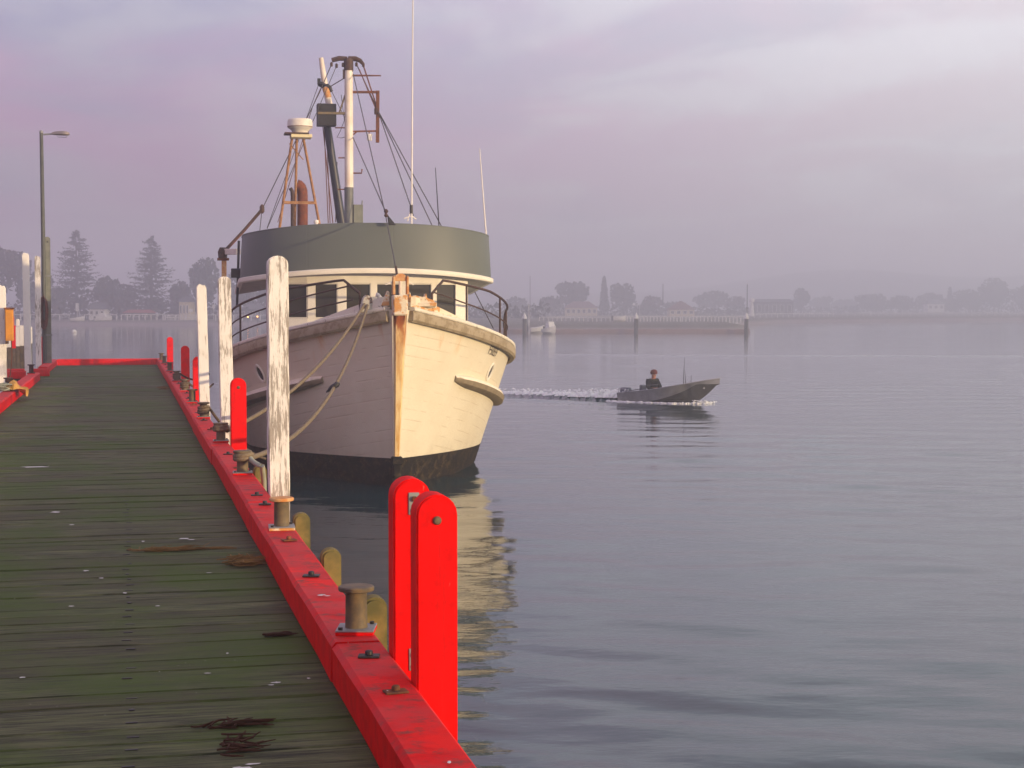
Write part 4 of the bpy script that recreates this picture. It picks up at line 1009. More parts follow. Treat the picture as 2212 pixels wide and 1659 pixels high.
g0 = dsec(0); side.add([(0, -g0[2], g0[3]), (0, g0[2], g0[3]), (0, g0[0], g0[1]), (0, -g0[0], g0[1])], [(0, 1, 2, 3)]); bot.add([(0, -g0[2], g0[3]), (0, g0[2], g0[3]), (0, 0, g0[4])], [(0, 1, 2)])
side.build('hull_side', ALU, dg, smooth=20); bot.build('hull_bottom', ALUD, dg, smooth=25)
for sgn in (-1, 1): MB().tube([(x, sgn*dsec(x)[0], dsec(x)[1]+.01) for x in xs], .018, 6).build('gunwale', ALU, dg, smooth=60)
MB().grid([[(x, -max(.0, dsec(x)[0]-.01), dsec(x)[1]+.012), (x, max(.0, dsec(x)[0]-.01), dsec(x)[1]+.012)] for x in xs if x > 2.45]).build('foredeck', WHITE, dg)
MB().box((.98, 0, .27), (.30, 1.12, .04)).build('thwart', ALU, dg); MB().box((1.8, 0, .40), (.25, 1.16, .04)).build('thwart', ALU, dg)
MB().grid([[(x, -.5, .08), (x, .5, .08)] for x in (0.02, 1.0, 2.4)]).build('floor', ALUD, dg)
MB().box((.62, .02, .42), (.10, .34, .26)).build('seat_back', BGC, dg, bevel=.02)
m = MB().tube([(.02, -.55, .30), (.0, -.55, .40), (.30, -.56, .43), (.32, -.56, .36)], .012, 6); m.build('grab_rail', ALU, dg)
m = MB()
for x, y, h, dx in ((2.35, -.28, 1.0, .04), (2.40, -.20, .62, -.05), (2.44, .05, .42, .02)): m.tube([(x, y, .5), (x+dx*.4, y, .5+h*.5), (x+dx, y, .5+h)], [.014, .010, .004], 5)
m.build('fishing_rod', BLACKM, dg)
MB().beam((1.05, -.45, .56), (1.45, -.40, .60), .03).build('oar', ALUD, dg)
MB().prism([(3.10, .50), (3.16, .50), (3.13, .56)], -.30, -.29).build('bow_mark', WHITE, dg)
ob = empty('outboard_motor', (0, 0, 0)); ob.parent = dg; ob.name = 'outboard_motor'
MB().grid([[(x, y*wd, z) for x, y in ((-.20, -1), (.10, -1), (.14, 0), (.10, 1), (-.20, 1), (-.24, 0))] for z, wd in ((.22, .09), (.27, .12), (.36, .13), (.42, .10), (.44, .04))], close=True).build('cowl', BGC, ob, smooth=50)
MB().box((-.10, 0, .02), (.12, .08, .40)).build('leg', simple('motor_grey', (.07, .07, .08), .5, .4), ob, bevel=.02); MB().tube([(.08, 0, .33), (.60, .10, .42)], .014, 6).build('tiller', BLACKM, ob)

def skin(name, V, E, Rd, mat, parent, root=0, sub=2):
    me = bpy.data.meshes.new('tmp'); me.from_pydata(V, E, []); o = bpy.data.objects.new('tmp', me); C.objects.link(o)
    o.modifiers.new('s', 'SKIN'); sv = me.skin_vertices[0].data
    for i, r in enumerate(Rd): sv[i].radius = (r, r) if not isinstance(r, tuple) else r; sv[i].use_root = (i == root)
    su = o.modifiers.new('u', 'SUBSURF'); su.levels = sub; su.render_levels = sub
    d = bpy.context.evaluated_depsgraph_get(); nm = bpy.data.meshes.new_from_object(o.evaluated_get(d)); bpy.data.objects.remove(o)
    nm.name = name; nm.materials.clear(); nm.materials.append(mat); nm.polygons.foreach_set('use_smooth', [True]*len(nm.polygons))
    q = bpy.data.objects.new(name, nm); C.objects.link(q); q.parent = parent; return q
ps = empty('person', dg.matrix_world @ Vector((0, 0, 0)), 0, 'person in dark jacket and dull red beanie sitting at the dinghy stern', 'person')
bpy.context.view_layer.update(); ps.location = dg.matrix_world @ Vector((1.02, -.08, .23)); ps.rotation_euler = (0, 0, DH - .35)
V = [(0,0,.09), (.02,0,.26), (.05,0,.42), (.08,0,.52), (.10,0,.60), (.12,0,.70),
     (.06,.17,.47), (.12,.25,.24), (.33,.14,.17), (.06,-.17,.47), (.10,-.25,.24), (.30,-.14,.16),
     (.36,.11,.12), (.42,.12,-.22), (.52,.12,-.25), (.36,-.11,.12), (.42,-.12,-.22), (.52,-.12,-.25)]
Ed = [(0,1),(1,2),(2,3),(3,4),(4,5),(2,6),(6,7),(7,8),(2,9),(9,10),(10,11),(0,12),(12,13),(13,14),(0,15),(15,16),(16,17)]
Rd = [.12,.12,.13,.07,.07,.105,.06,.045,.03,.06,.045,.03,.07,.05,.04,.07,.05,.04]
body = skin('body', V, Ed, Rd, SKIN, ps)
J1 = [0,1,2,3,6,7,8,9,10,11]; mp = {v: i for i, v in enumerate(J1)}
skin('jacket', [V[i] for i in J1], [(mp[a], mp[b]) for a, b in Ed if a in mp and b in mp], [.165,.165,.175,.12,.10,.085,.052,.085,.072,.052], CLOTH, ps)
J2 = [0,12,13,15,16]; mp = {v: i for i, v in enumerate(J2)}
skin('trousers', [V[i] for i in J2], [(mp[a], mp[b]) for a, b in Ed if a in mp and b in mp], [.15,.095,.07,.095,.07], simple('dark_trousers', (.02, .02, .022), .9, .1), ps)
hdm = MB()
for sg, (hx_, hy_, hz_) in ((1, (.33, .14, .17)), (-1, (.30, -.14, .16))):
    for q in range(4): hdm.tube([(hx_+.03, hy_+(q-1.5)*.017, hz_), (hx_+.075, hy_+(q-1.5)*.019, hz_-.01), (hx_+.085+.004*(q % 2), hy_+(q-1.5)*.018, hz_-.045)], [.009, .009, .006], 6)
    hdm.tube([(hx_+.01, hy_-sg*.03, hz_), (hx_+.04, hy_-sg*.05, hz_-.01), (hx_+.065, hy_-sg*.042, hz_-.03)], [.010, .010, .007], 6); hdm.lathe([(.01, -.02), (.036, -.01), (.036, .01), (.01, .02)], (hx_+.02, hy_, hz_), 10)
hdm.build('hand', SKIN, ps, smooth=60)
fc = MB().tube([(.185, 0, .735), (.218, 0, .705), (.196, 0, .695)], [.012, .018, .008], 8).lathe([(.004, -.018), (.02, 0), (.004, .018)], (.115, .085, .71), 8).lathe([(.004, -.018), (.02, 0), (.004, .018)], (.115, -.085, .71), 8); fc.build('face', SKIN, ps, smooth=60)
MB().tube([(.195, .034, .735), (.199, .034, .735)], .010, 6).tube([(.195, -.034, .735), (.199, -.034, .735)], .010, 6).tube([(.196, -.028, .66), (.20, 0, .657), (.196, .028, .66)], .006, 5).build('eyes_and_mouth', BLACKM, ps)
MB().lathe([(.112, .69), (.120, .72), (.118, .77), (.104, .81), (.07, .84), (.02, .852)], (.11, 0, 0), 16).build('beanie', BEANIE, ps, smooth=60)
skin('scarf', [(.10, -.05, .585), (.16, 0, .60), (.10, .05, .585), (.05, 0, .60)], [(0, 1), (1, 2), (2, 3)], [.05, .05, .05, .05], mk_rust('pink_scarf', (.34, .15, .12), (.26, .10, .085), .9), ps)

FOAMM = Mat('white_foam', .9, .2).col((.72, .74, .74)).m
dwk = (wake_b - wake_a).normalized()
def ribbon(name, pts, n, wf, hf, seed, label, z0=.0, ragged=.5, lumps=0):
    """ragged strip of churned foam that lies along a line on the water"""
    from mathutils import noise as mn
    r = random.Random(seed); pts = [Vector(p) for p in pts]; L = len(pts)-1; rows = []; nc = 9
    for i in range(n+1):
        f = i/n; x = min(f*L, L-1e-6); k = int(x); p = pts[k].lerp(pts[k+1], x-k); d = (pts[k+1]-pts[k]).normalized(); nr = Vector((-d.y, d.x, 0))
        big = .5 + .5*mn.noise((f*n*.11, seed, 0)); fine = mn.noise((f*n*.43, seed, 7)); wd = wf(f)*(1 - ragged + ragged*2*max(.02, big + .35*fine)); h = hf(f)*(.35 + 1.1*max(0, mn.noise((f*n*.23, seed, 3)) + .35))
        off = wf(f)*.5*mn.noise((f*n*.16, seed, 11)); row = []
        for c in range(nc):
            g = c/(nc-1)*2 - 1; q = p + nr*(off + g*wd) ; row.append((q.x + r.uniform(-.02, .02), q.y + r.uniform(-.02, .02), p.z + z0 - .05*abs(g)**3 + h*(1-g*g)*(.5 + .8*max(-.4, mn.noise((f*n*.5, g*2.5, seed))))))
        rows.append(row)
    m = MB().grid(rows)
    for q in range(lumps):
        f = r.random()**1.3; x = min(f*L, L-1e-6); k = int(x); p = pts[k].lerp(pts[k+1], x-k); w_ = r.uniform(.012, .05)
        c = p + Vector((r.gauss(0, .12), r.gauss(0, wf(f)*1.1), z0 + r.uniform(0, hf(f)*1.2))); b_ = len(m.v)
        for j in range(6): a_ = j*math.pi/3; m.v.append((c.x + w_*math.cos(a_)*1.5*r.uniform(.6, 1), c.y + w_*math.sin(a_)*r.uniform(.6, 1), c.z - .02))
        m.v.append((c.x, c.y, c.z + w_*.5)); m.f += [(b_+j, b_+(j+1) % 6, b_+6) for j in range(6)]
    o = m.build(name, FOAMM, smooth=70); return tag(o, label, kind='stuff')
ribbon('wake_foam', [(wake_a.x + dwk.x*d_, wake_a.y + dwk.y*d_, .10 + .05*math.exp(-d_/3)) for d_ in (.12, 1, 2, 3, 4.5, 6, 8)], 240, lambda f: .36 - .16*f, lambda f: .20*(1 - .5*f), 3, 'white foam crest trailing behind the dinghy', lumps=420)
bpy.context.view_layer.update(); DMW = dg.matrix_world
ribbon('bow_splash', [DMW @ Vector(v) for v in ((2.75, -.20, 0), (2.45, -.42, 0), (2.1, -.58, 0), (1.2, -.70, 0), (.2, -.72, 0), (-.4, -.60, 0))], 130, lambda f: .05 + .03*f, lambda f: .035, 6, 'white splash along the dinghy hull', z0=.015, ragged=.8)
ribbon('bow_spray', [DMW @ Vector(v) for v in ((2.70, -.25, 0), (2.95, -.05, 0), (3.05, .25, 0), (2.9, .6, 0))], 60, lambda f: .09, lambda f: .09*(1-f*.5), 8, 'white splash under the dinghy bow', z0=.01, ragged=.8, lumps=60)

# ------------------------------------------------------------------ far shore
def leaf_cloud(m, lobes, n, size, r):
    for _ in range(n):
        c, rad = r.choices(lobes, [l[1][0]*l[1][2] for l in lobes])[0]
        while True:
            d = Vector((r.uniform(-1, 1), r.uniform(-1, 1), r.uniform(-1, 1)))
            if .15 < d.length <= 1: break
        d = d * (.55 + .45*d.length) / max(d.length, .3) if r.random() < .6 else d
        p = Vector(c) + Vector((d.x*rad[0], d.y*rad[1], d.z*rad[2])); s = size*r.uniform(.6, 1.4)
        a = Vector((r.gauss(0, 1), r.gauss(0, 1), r.gauss(0, .6))).normalized(); b = a.orthogonal().normalized()
        q = Quaternion(a, r.uniform(0, 6)); b = q @ b; c2 = a.cross(b)
        m.add([p - b*s, p + c2*s*.6, p + b*s, p - c2*s*.6 + a*s*.2], [(0, 1, 2, 3)])
def tree(pxl, pxr, ytop, Y, label, group, mat=0, zb=None, trunk=.3, seed=0, dens=1.0, cy=None):
    r = random.Random(seed + int(pxl)); c = at((pxl+pxr)/2, ytop, Y); wd = (pxr-pxl)/FPX*Y; zb = 1.0 if zb is None else zb
    H = c.z - zb; o = empty('tree', (c.x, Y, zb), 0, label, 'tree', group)
    m = MB(); m.tube([(0, 0, -.8), (r.uniform(-.2, .2), 0, H*.3), (r.uniform(-.4, .4), 0, H*.62)], [trunk, trunk*.75, trunk*.4], 8)
    for k in range(4):
        a = r.uniform(0, 6.3); m.tube([(0, 0, H*(.25+.08*k)), (wd*.2*math.cos(a), wd*.2*math.sin(a), H*(.45+.08*k)), (wd*.34*math.cos(a), wd*.3*math.sin(a), H*(.58+.08*k))], [trunk*.45, trunk*.3, trunk*.12], 6)
    m.build('trunk', BARK, o, smooth=60)
    lobes = [((0, 0, H*.62), (wd*.36, wd*.32, H*.36))]
    for k in range(7):
        a = r.uniform(0, 6.3); q = r.uniform(.15, .34); zz = r.uniform(.28, .78); sc = r.uniform(.16, .26)
        lobes.append(((wd*q*math.cos(a), wd*q*math.sin(a)*.8, H*zz), (wd*sc, wd*sc, H*sc*.8)))
    m = MB(); sz = max(.28, min(.6, Y*.0016)); leaf_cloud(m, lobes, int(min(2600, 34*dens*wd*H/(sz*sz*14) + 250)), sz, r)
    m.build('crown', FOLI[mat], o, smooth=0); return o
def norfolk_pine(px, ytop, wpx, Y, label, group, seed, zb=1.0):
    r = random.Random(seed); c = at(px, ytop, Y); H = c.z - zb; W2 = wpx/FPX*Y/2
    o = empty('norfolk_pine', (c.x, Y, zb), 0, label, 'pine tree', group)
    MB().tube([(0, 0, -.8), (0, 0, H*.5), (0, 0, H)], [.42, .26, .05], 8).build('trunk', BARK, o, smooth=60)
    m = MB(); n = 26
    for i in range(n):
        f = i/(n-1); z = H*(.16 + .83*f); rad = W2*(1 - f)**.72*(1 if f > .12 else .75) + .30; nb = 7 if f < .8 else 5
        for k in range(nb):
            if r.random() < .10: continue
            z = H*(.12 + .87*f) + r.uniform(-.35, .35)
            a = 2*math.pi*(k + r.random()*.5)/nb + i; L = rad*r.uniform(.55, 1.12); d = Vector((math.cos(a), math.sin(a), 0)); s0 = Vector((-d.y, d.x, 0))
            for j in range(10):
                g = .12 + .88*j/9; p = d*L*g + Vector((0, 0, z + L*(.10*g - .28*g*g + .24*g**3)))
                sz = (.46 + .34*(1-f))*(1.15 - .5*g)
                for sg in (-1, 1):
                    q = p + s0*sg*sz*.6 + Vector((0, 0, r.uniform(-.2, .12))); up = Vector((r.uniform(-.5, .5), r.uniform(-.5, .5), r.uniform(-.9, .9)))*sz
                    m.add([p, q + d*sz*.5, q + d*sz + up, p + d*sz*.7 + up*.4], [(0, 1, 2, 3)])
    m.add([(-.25, 0, H*.97), (.25, 0, H*.97), (0, 0, H*1.02)], [(0, 1, 2)])
    m.build('crown', FOLI[1], o, smooth=0); return o
TG = 'trees on the shore behind the jetty'
norfolk_pine(164, 500, 150, 318, 'tall Norfolk pine left of the pair, beside the lamp post', TG, 21); norfolk_pine(326, 512, 140, 318, 'tall Norfolk pine right of the pair, over the white fence', TG, 22)
for i, (a, b, y, Y, lab, mt) in enumerate(((-110, 62, 520, 305, 'big rounded tree cut off by the left edge of the picture', 2), (20, 112, 578, 312, 'dark tree behind the two tall white posts on the left', 1), (196, 262, 596, 322, 'low bushy tree between the two Norfolk pines', 0), (228, 300, 612, 326, 'low brownish tree just left of the right-hand pine', 2),
        (398, 486, 552, 312, 'rounded tree behind the white posts by the fishing boat', 0), (360, 420, 606, 320, 'small tree at the right foot of the right-hand pine', 2), (100, 150, 618, 309, 'bush-like tree at the left foot of the left-hand pine', 1), (470, 560, 585, 330, 'misty tree half hidden behind the boat davit', 0), (545, 640, 600, 336, 'misty tree seen under the wheelhouse brow', 1))):
    tree(a, b, y, Y, lab, TG, mt, seed=i)
TR = 'misty trees on the right-hand shore'
for i, (a, b, y, Y, lab, mt, zb) in enumerate(((1160, 1226, 640, 455, 'low tree left of the pale yellow house', 1, 1.3), (1192, 1284, 605, 461, 'big rounded tree over the pale yellow house', 1, 1.3), (1316, 1382, 611, 465, 'rounded tree right of the dark conifer', 1, 1.3), (1378, 1440, 640, 470, 'low tree behind the white awning', 2, 1.3),
        (1432, 1490, 652, 495, 'low tree behind the kiosk roof', 0, 1.4), (1495, 1580, 628, 544, 'pale broad tree behind the row of fence posts right of the kiosk', 0, 1.5), (1560, 1612, 640, 516, 'pale low tree left of the white tower', 2, 1.5), (1708, 1754, 622, 584, 'dark upright tree at the end of the long roof', 1, .9), (1746, 1800, 640, 707, 'faint tree right of the upright tree', 0, 1.2), (1790, 1858, 646, 734, 'faint low tree in the gap of the right-hand shore', 0, 1.2),
        (1846, 1926, 634, 609, 'broad tree at the left end of the right-hand wood', 0, .9), (1905, 1985, 638, 614, 'broad tree left of the white house in the wood', 1, .9), (1968, 2050, 632, 628, 'broad tree behind the white house in the wood', 0, .9), (2030, 2100, 640, 614, 'low tree right of the white house', 1, .9), (2060, 2125, 624, 622, 'tree beside the tallest right-hand tree', 0, .9), (2104, 2192, 598, 618, 'tallest broad tree near the right edge', 1, .9), (2180, 2262, 614, 639, 'tree cut off by the right edge of the picture', 0, .9), (1080, 1150, 640, 485, 'tree half hidden behind the bow rail', 0, 1.3))):
    tree(a, b, y, Y, lab, TR, mt, zb=zb, seed=60+i)
# slender conifer
c = at(1305, 599, 462); o = empty('conifer', (c.x, 462, 1.3), 0, 'dark pointed conifer standing above the pale house', 'tree', TR); H = c.z - 1.3
MB().tube([(0, 0, -.8), (0, 0, H*.9)], [.22, .04], 8).build('trunk', BARK, o, smooth=60)
m = MB(); leaf_cloud(m, [((0, 0, H*f), (1.35*(1.12-f)**.7, 1.2*(1.12-f)**.7, H*.10)) for f in (.15, .25, .35, .45, .55, .65, .75, .85, .93)], 900, .42, random.Random(5)); m.build('crown', FOLI[1], o, smooth=0)
c = at(2052, 621, 615); o = empty('conifer', (c.x, 615, .9), 0, 'tiny pointed conifer right of the white house in the wood', 'tree', TR); H = c.z - .9
MB().tube([(0, 0, -.8), (0, 0, H*.9)], [.22, .04], 8).build('trunk', BARK, o, smooth=60)
m = MB(); leaf_cloud(m, [((0, 0, H*f), (1.6*(1.1-f)**.7, 1.5*(1.1-f)**.7, H*.10)) for f in (.2, .35, .5, .65, .8, .92)], 500, .5, random.Random(5)); m.build('crown', FOLI[1], o, smooth=0)
# undergrowth that fills the gaps along the bank
def scrub(name, segs, label, mat, seed):
    r = random.Random(seed); m = MB()
    for a, b, yt, Y in segs:
        x0, x1 = at(a, yt, Y).x, at(b, yt, Y).x; n = int((x1-x0)/2.2)+1
        for k in range(n):
            x = x0 + (x1-x0)*(k+.5)/n; h = (at(0, yt, Y).z - .8)*r.uniform(.65, 1.05); leaf_cloud(m, [((x, Y + r.uniform(-2, 2), .8 + h*.45), (2.0, 1.8, h*.55))], 70, .42, r)
    tag(m.build(name, FOLI[mat], smooth=0), label, kind='stuff')
scrub('shore_scrub', [(-260, 120, 640, 303), (100, 260, 628, 308), (200, 420, 624, 316), (380, 700, 640, 318)], 'dark scrub along the left shore', 2, 1)
scrub('shore_scrub', [(640, 1180, 652, 340), (1140, 1240, 657, 450), (1280, 1420, 652, 455), (1380, 1640, 660, 470), (1640, 1860, 660, 620), (1840, 2130, 650, 615), (2100, 2420, 645, 620)], 'dark scrub along the right shore', 0, 2)

def house(pxl, pxr, yb, ye, yr, Y, label, wm_, rm, depth=7, hip=.25, nwin=4, dormer=False, zb=None, chim=False):
    """low house: eaves at ye, ridge at yr"""
    x0, x1 = at(pxl, ye, Y).x, at(pxr, ye, Y).x; zb = at(0, yb, Y).z if zb is None else zb; ze = at(0, ye, Y).z - zb; zr = at(0, yr, Y).z - zb; L = x1-x0
    o = empty('house', ((x0+x1)/2, Y, zb), 0, label, 'house')
    MB().box((0, depth/2, ze/2 - .3), (L, depth, ze + .6)).build('wall', wm_, o)
    hx_ = L/2*(1-2*hip); e = .35
    rf = MB().add([(-L/2-e, -e, ze), (L/2+e, -e, ze), (L/2+e, depth+e, ze), (-L/2-e, depth+e, ze), (-hx_, depth/2, zr), (hx_, depth/2, zr)], [(0,1,5,4), (1,2,5), (2,3,4,5), (3,0,4), (3,2,1,0)]).build('roof', rm, o, smooth=0)
    if chim: MB().box((L*.2, depth/2, zr+.3), (.6, .5, 1.4)).build('chimney', HWALL, rf)
    for k in range(nwin):
        x = -L/2 + L*(k+.5)/nwin; wn = MB()
        ww, hh_ = min(1.1, L/nwin*.55), ze*.48
        for sx in (-1, 1): wn.box((sx*ww/2, 0, 0), (.09, .10, hh_+.09))
        for sz in (-1, 1): wn.box((0, 0, sz*hh_/2), (ww-.09, .10, .09))
        f = wn.build('window', HWHITE, o, smooth=0); f.location = (x, -.045, ze*.55); MB().box((0, .02, 0), (ww-.09, .02, hh_-.09)).build('pane', GLASSD, f, smooth=0)
    return o
house(1222, 1290, 681, 665, 651, 425, 'pale yellow house with veranda under the big rounded tree', HWALL, HROOF, nwin=6)
house(1446, 1500, 682, 669, 650, 400, 'small kiosk with steep red hipped roof and pale walls', HWALL, HROOF, hip=.46, nwin=4, depth=6)
house(1632, 1714, 684, 652, 646, 470, 'long low pavilion with thin flat grey roof', HROOFG, HROOFG, nwin=5, hip=.05, depth=6)
house(2004, 2040, 668, 657, 646, 600, 'white house showing among the right-hand trees', HWHITE, HROOFG, nwin=3, zb=2.0)
house(192, 226, 688, 668, 653, 303, 'small white gabled house under the left-hand pine', HWHITE, HROOFG, nwin=3, hip=.02, depth=5)
house(268, 322, 688, 676, 669, 304, 'low shed with red roof below the right-hand pine', HROOFG, simple('red_shed_roof', (.30, .06, .05), .8, .2), nwin=3, hip=.05, depth=5)
house(387, 408, 688, 652, 640, 306, 'narrow pale two storey house between the right-hand pine and the white posts', HWALL, HROOFG, nwin=3, hip=.05, depth=6)
house(520, 566, 690, 668, 655, 316, 'grey house in the mist seen under the wheelhouse brow', HROOFG, HROOFG, nwin=4)
# white tower with cap
c = at(1623.5, 681, 410); zt = at(0, 644, 410).z
o = empty('tower', (c.x, 410, .9), 0, 'slim white tower with a white cap at the left end of the pavilion', 'tower'); H = zt - .9
MB().tube([(0, 0, -.6), (0, 0, H*.66)], [.60, .52], 12).build('shaft', HWHITE, o, smooth=40); MB().lathe([(.30, H*.66), (.32, H*.78), (.66, H*.79), (.66, H*.94), (.44, H), (.07, H*1.02)], n=14).build('cap', HWHITE, o, smooth=40)
# white awnings
o = empty('awning', at(1374, 664, 400), 0, 'pair of white awning roofs in front of the rounded tree', 'awning')
for sx in (-1, 1):
    MB().add([(sx*.05, 0, .35), (sx*1.0, 0, .62), (sx*1.0, 1.6, .62), (sx*.05, 1.6, .35), (sx*.55, .8, .95)], [(0,1,4), (1,2,4), (2,3,4), (3,0,4), (0,3,2,1)]).build('roof', HWHITE, o, smooth=0)
    MB().tube([(sx*.9, .3, -1.9), (sx*.9, .3, .6)], .05, 6).build('leg', HWHITE, o)
def pole(px, y0, y1, Y, r_, mat, label, name='mast', cat='mast', extra=None, zb=None):
    p = at(px, y0, Y); q = at(px, y1, Y); zb = p.z if zb is None else zb
    o = empty(name, (p.x, Y, zb), 0, label, cat); MB().tube([(0, 0, -.5), (0, 0, q.z-zb)], [r_, r_*.6], 8).build('shaft', mat, o, smooth=60); MB().lathe([(r_*1.4, 0), (r_*1.4, .15)], (0, 0, -.2), 8).build('collar', mat, o); return o
pole(1432, 655, 613, 402, .14, BLACKM, 'dark flagpole rising from the kiosk roof', 'flagpole', 'flagpole'); pole(1145, 690, 596, 380, .09, BLACKM, 'thin dark mast just right of the bow rail', zb=1.2)
pole(1142.5, 721, 656, 199, .06, HWHITE, 'thin white mast standing by the left marker pile', zb=-.2); pole(1613.5, 712, 614, 215, .06, BLACKM, 'thin dark mast by the right marker pile', zb=0)
# marker piles with white cones
for px, lab in ((1133, 'marker pile with white cone just right of the bow rail'), (1374, 'marker pile with white cone in front of the long white fence'), (1612, 'marker pile with white cone at the end of the reddish bank')):
    p = at(px, 718, 203); o = empty('marker_pile', (p.x, 203, 0), 0, lab, 'pile', 'marker piles along the far bank')
    MB().tube([(0, 0, -1), (0, 0, 1.75)], [.27, .25], 12).build('shaft', PILED, o, smooth=60); MB().lathe([(.33, 1.751), (.33, 1.80), (.16, 2.2), (.04, 2.5)], n=14).build('cone', HWHITE, o, smooth=40)
# reddish retaining bank boards and white fences
def fence(pts, n, label, h, mat, rails=2, pr=.08, picket=0):
    a, b = Vector(pts[0]), Vector(pts[1]); o = empty('fence', a, math.atan2((b-a).y, (b-a).x), label, 'fence', 'white fences along the far shore'); L = (Vector((b.x, b.y, 0)) - Vector((a.x, a.y, 0))).length
    pm = None
    for k in range(n+1):
        if pm is None: q = MB().box((0, 0, h/2 - .2), (pr*2, pr*2, h + .4)).build('post', mat, o); pm = q.data
        else: q = bpy.data.objects.new('post', pm); C.objects.link(q); q.parent = o
        q.location = (L*k/n, 0, 0)
    for j in range(rails):
        z = h*(1 - .45*j) - .04; MB().box((L/2, -pr-.03, z), (L, .05, .13)).build('rail', mat, o)
    if picket:
        pm = None; cnt = int(L/picket)
        for k in range(cnt):
            if pm is None: q = MB().box((0, -pr-.075, h*.45), (.11, .03, h*.9)).build('picket', mat, o); pm = q.data
            else: q = bpy.data.objects.new('picket', pm); C.objects.link(q); q.parent = o
            q.location = (L*(k+.5)/cnt, 0, 0)
    return o
def gp(px, Y, z): p = at(px, 680, Y); return (p.x, Y, z)
fence((gp(-40, 292, .85), gp(150, 292, .85)), 9, 'white rail fence at the left shore, behind the white posts', 1.05, HWHITE, 1); fence((gp(182, 292, .85), gp(252, 292, .85)), 5, 'white rail fence below the white gabled house', 1.05, HWHITE, 1)
fence((gp(262, 292, .85), gp(352, 292, .85)), 7, 'white rail fence below the right-hand pine', 1.05, HWHITE, 1); fence((gp(356, 292, .85), gp(424, 292, .85)), 6, 'white picket fence left of the white posts', 1.0, HWHITE, 2, picket=.36); fence((gp(428, 292, .85), gp(620, 288, .85)), 10, 'white rail fence behind the boat davit', 1.0, HWHITE, 1)
fence((gp(1165, 268, .85), gp(1318, 268, 0.85)), 16, 'white fence in front of the pale yellow house', .75, HWHITE, 1, .06); fence((gp(1326, 266, .85), gp(1470, 266, .85)), 20, 'white fence running past the marker pile to the kiosk', .85, HWHITE, 1, .08); fence((gp(1474, 266, .85), gp(1608, 266, .85)), 17, 'white fence right of the kiosk', .85, HWHITE, 1, .08)
fence((gp(1616, 350, .85), gp(1800, 408, .85)), 16, 'faint white fence right of the white tower', .9, HWHITE, 1, .06); fence((gp(1830, 425, .85), gp(2230, 440, .85)), 24, 'faint white fence below the right-hand wood', .9, HWHITE, 1, .06)
wl = MB(); xs = np.linspace(-3, 29.6, 30); wl.grid([[(x, 204.2, -.4), (x, 204.2, .42 + .03*math.sin(x*2)), (x, 204.7, .44)] for x in xs]); tag(wl.build('bank_boards', simple('red_brown_boards', (.30, .22, .20), .9, .1, c2=(.24, .18, .165), scale=.8), smooth=20), 'reddish board edging along the far bank', 'edging')
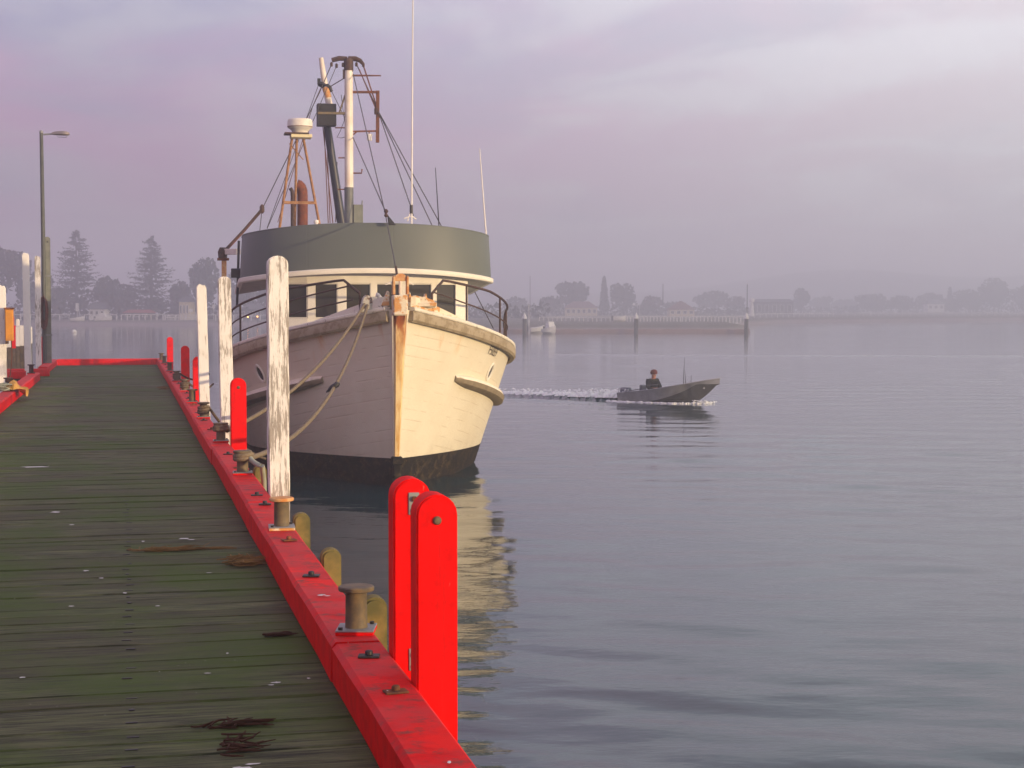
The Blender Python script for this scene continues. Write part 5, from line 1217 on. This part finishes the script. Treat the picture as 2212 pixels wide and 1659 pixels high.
# small boats, signs, a car and a buoy
def small_boat(px, Y, L, z, label, cabin, mat=HWHITE, rz=0):
    p = at(px, 700, Y); o = empty('small_boat', (p.x, Y, z), rz, label, 'boat', 'small white boats along the far shore'); m = MB(); n = 12
    m.grid([[(-L/2 + L*i/n, 0, -.25 + .3*(i/n)**4), (-L/2 + L*i/n, -.8*(1-(i/n)**3), .1 + .1*i/n), (-L/2 + L*i/n, -.95*(1-(i/n)**3), .55 + .35*(i/n)**2), (-L/2 + L*i/n, .95*(1-(i/n)**3), .55 + .35*(i/n)**2), (-L/2 + L*i/n, .8*(1-(i/n)**3), .1 + .1*i/n)] for i in range(n+1)], close=True); m.f.append((0,1,2,3,4))
    m.build('hull', mat, o, smooth=40)
    if cabin: MB().add([(-L*.2, -.6, .6), (L*.2, -.6, .75), (L*.2, .6, .75), (-L*.2, .6, .6), (-L*.18, -.5, 1.4), (L*.06, -.5, 1.4), (L*.06, .5, 1.4), (-L*.18, .5, 1.4)], [(0,1,5,4), (1,2,6,5), (2,3,7,6), (3,0,4,7), (4,5,6,7)]).build('cabin', HWHITE, o, smooth=0)
    MB().box((-L/2-.12, 0, .45), (.28, .35, .75)).build('motor', BLACKM, o); return o
small_boat(1160, 200, 1.9, .10, 'small white boat beside the left marker pile', False, rz=.2); small_boat(1189, 196, 1.5, .05, 'pale boat with bow up, nearer the bank boards', True, rz=-.7)
small_boat(168, 288.5, 2.3, .75, 'small white boat drawn up below the left-hand pine', False); small_boat(224, 288.5, 2.9, .75, 'white cabin boat drawn up below the gabled house', True); small_boat(1338, 262, 2.0, 1.0, 'small upturned white boat by the white fence', False)
def sign(px, y0, y1, wpx, Y, label):
    a, b = at(px, y0, Y), at(px, y1, Y); o = empty('sign', (a.x, Y, 1.0), 0, label, 'sign'); MB().box((0, 0, (a.z+b.z)/2 - 1), (wpx/FPX*Y, .06, a.z-b.z)).build('board', HWHITE, o); MB().tube([(0, .06, -.3), (0, .06, a.z-1.05)], .05, 6).build('post', HWHITE, o); return o
sign(166.5, 655, 672, 7, 296, 'tall white sign board below the left-hand pine'); sign(461, 658, 666, 6, 296, 'square white sign beside the second white post'); sign(412, 667, 674, 8, 296, 'white sign left of the third white post')
o = empty('buoy', tuple(at(160, 712, 200).xy) + (0,), 0, 'small pale mooring buoy on the water near the left shore', 'buoy'); MB().lathe([(.05, -.2), (.26, -.1), (.32, .1), (.26, .34), (.10, .44)], n=16).build('float', HWHITE, o, smooth=60); MB().tube([(0, 0, .44), (0, 0, .62)], .03, 6).build('eye', STEEL, o)
for px, y, Y, lab in ((535.6, 684.7, 280, 'tiny lit lamp glowing left of the orange one behind the boat'), (556, 684, 276, 'small orange lit lamp seen under the wheelhouse brow')):
    p = at(px, y, Y); o = empty('shore_lamp', (p.x, Y, p.z), 0, lab, 'lamp', 'lit lamps on the far shore'); MB().lathe([(.03, -.13), (.14, -.06), (.14, .06), (.03, .13)], n=10).build('bulb', LITM, o, smooth=60); MB().tube([(0, .0, -p.z), (0, .0, -.13)], .05, 6).build('post', BLACKM, o)
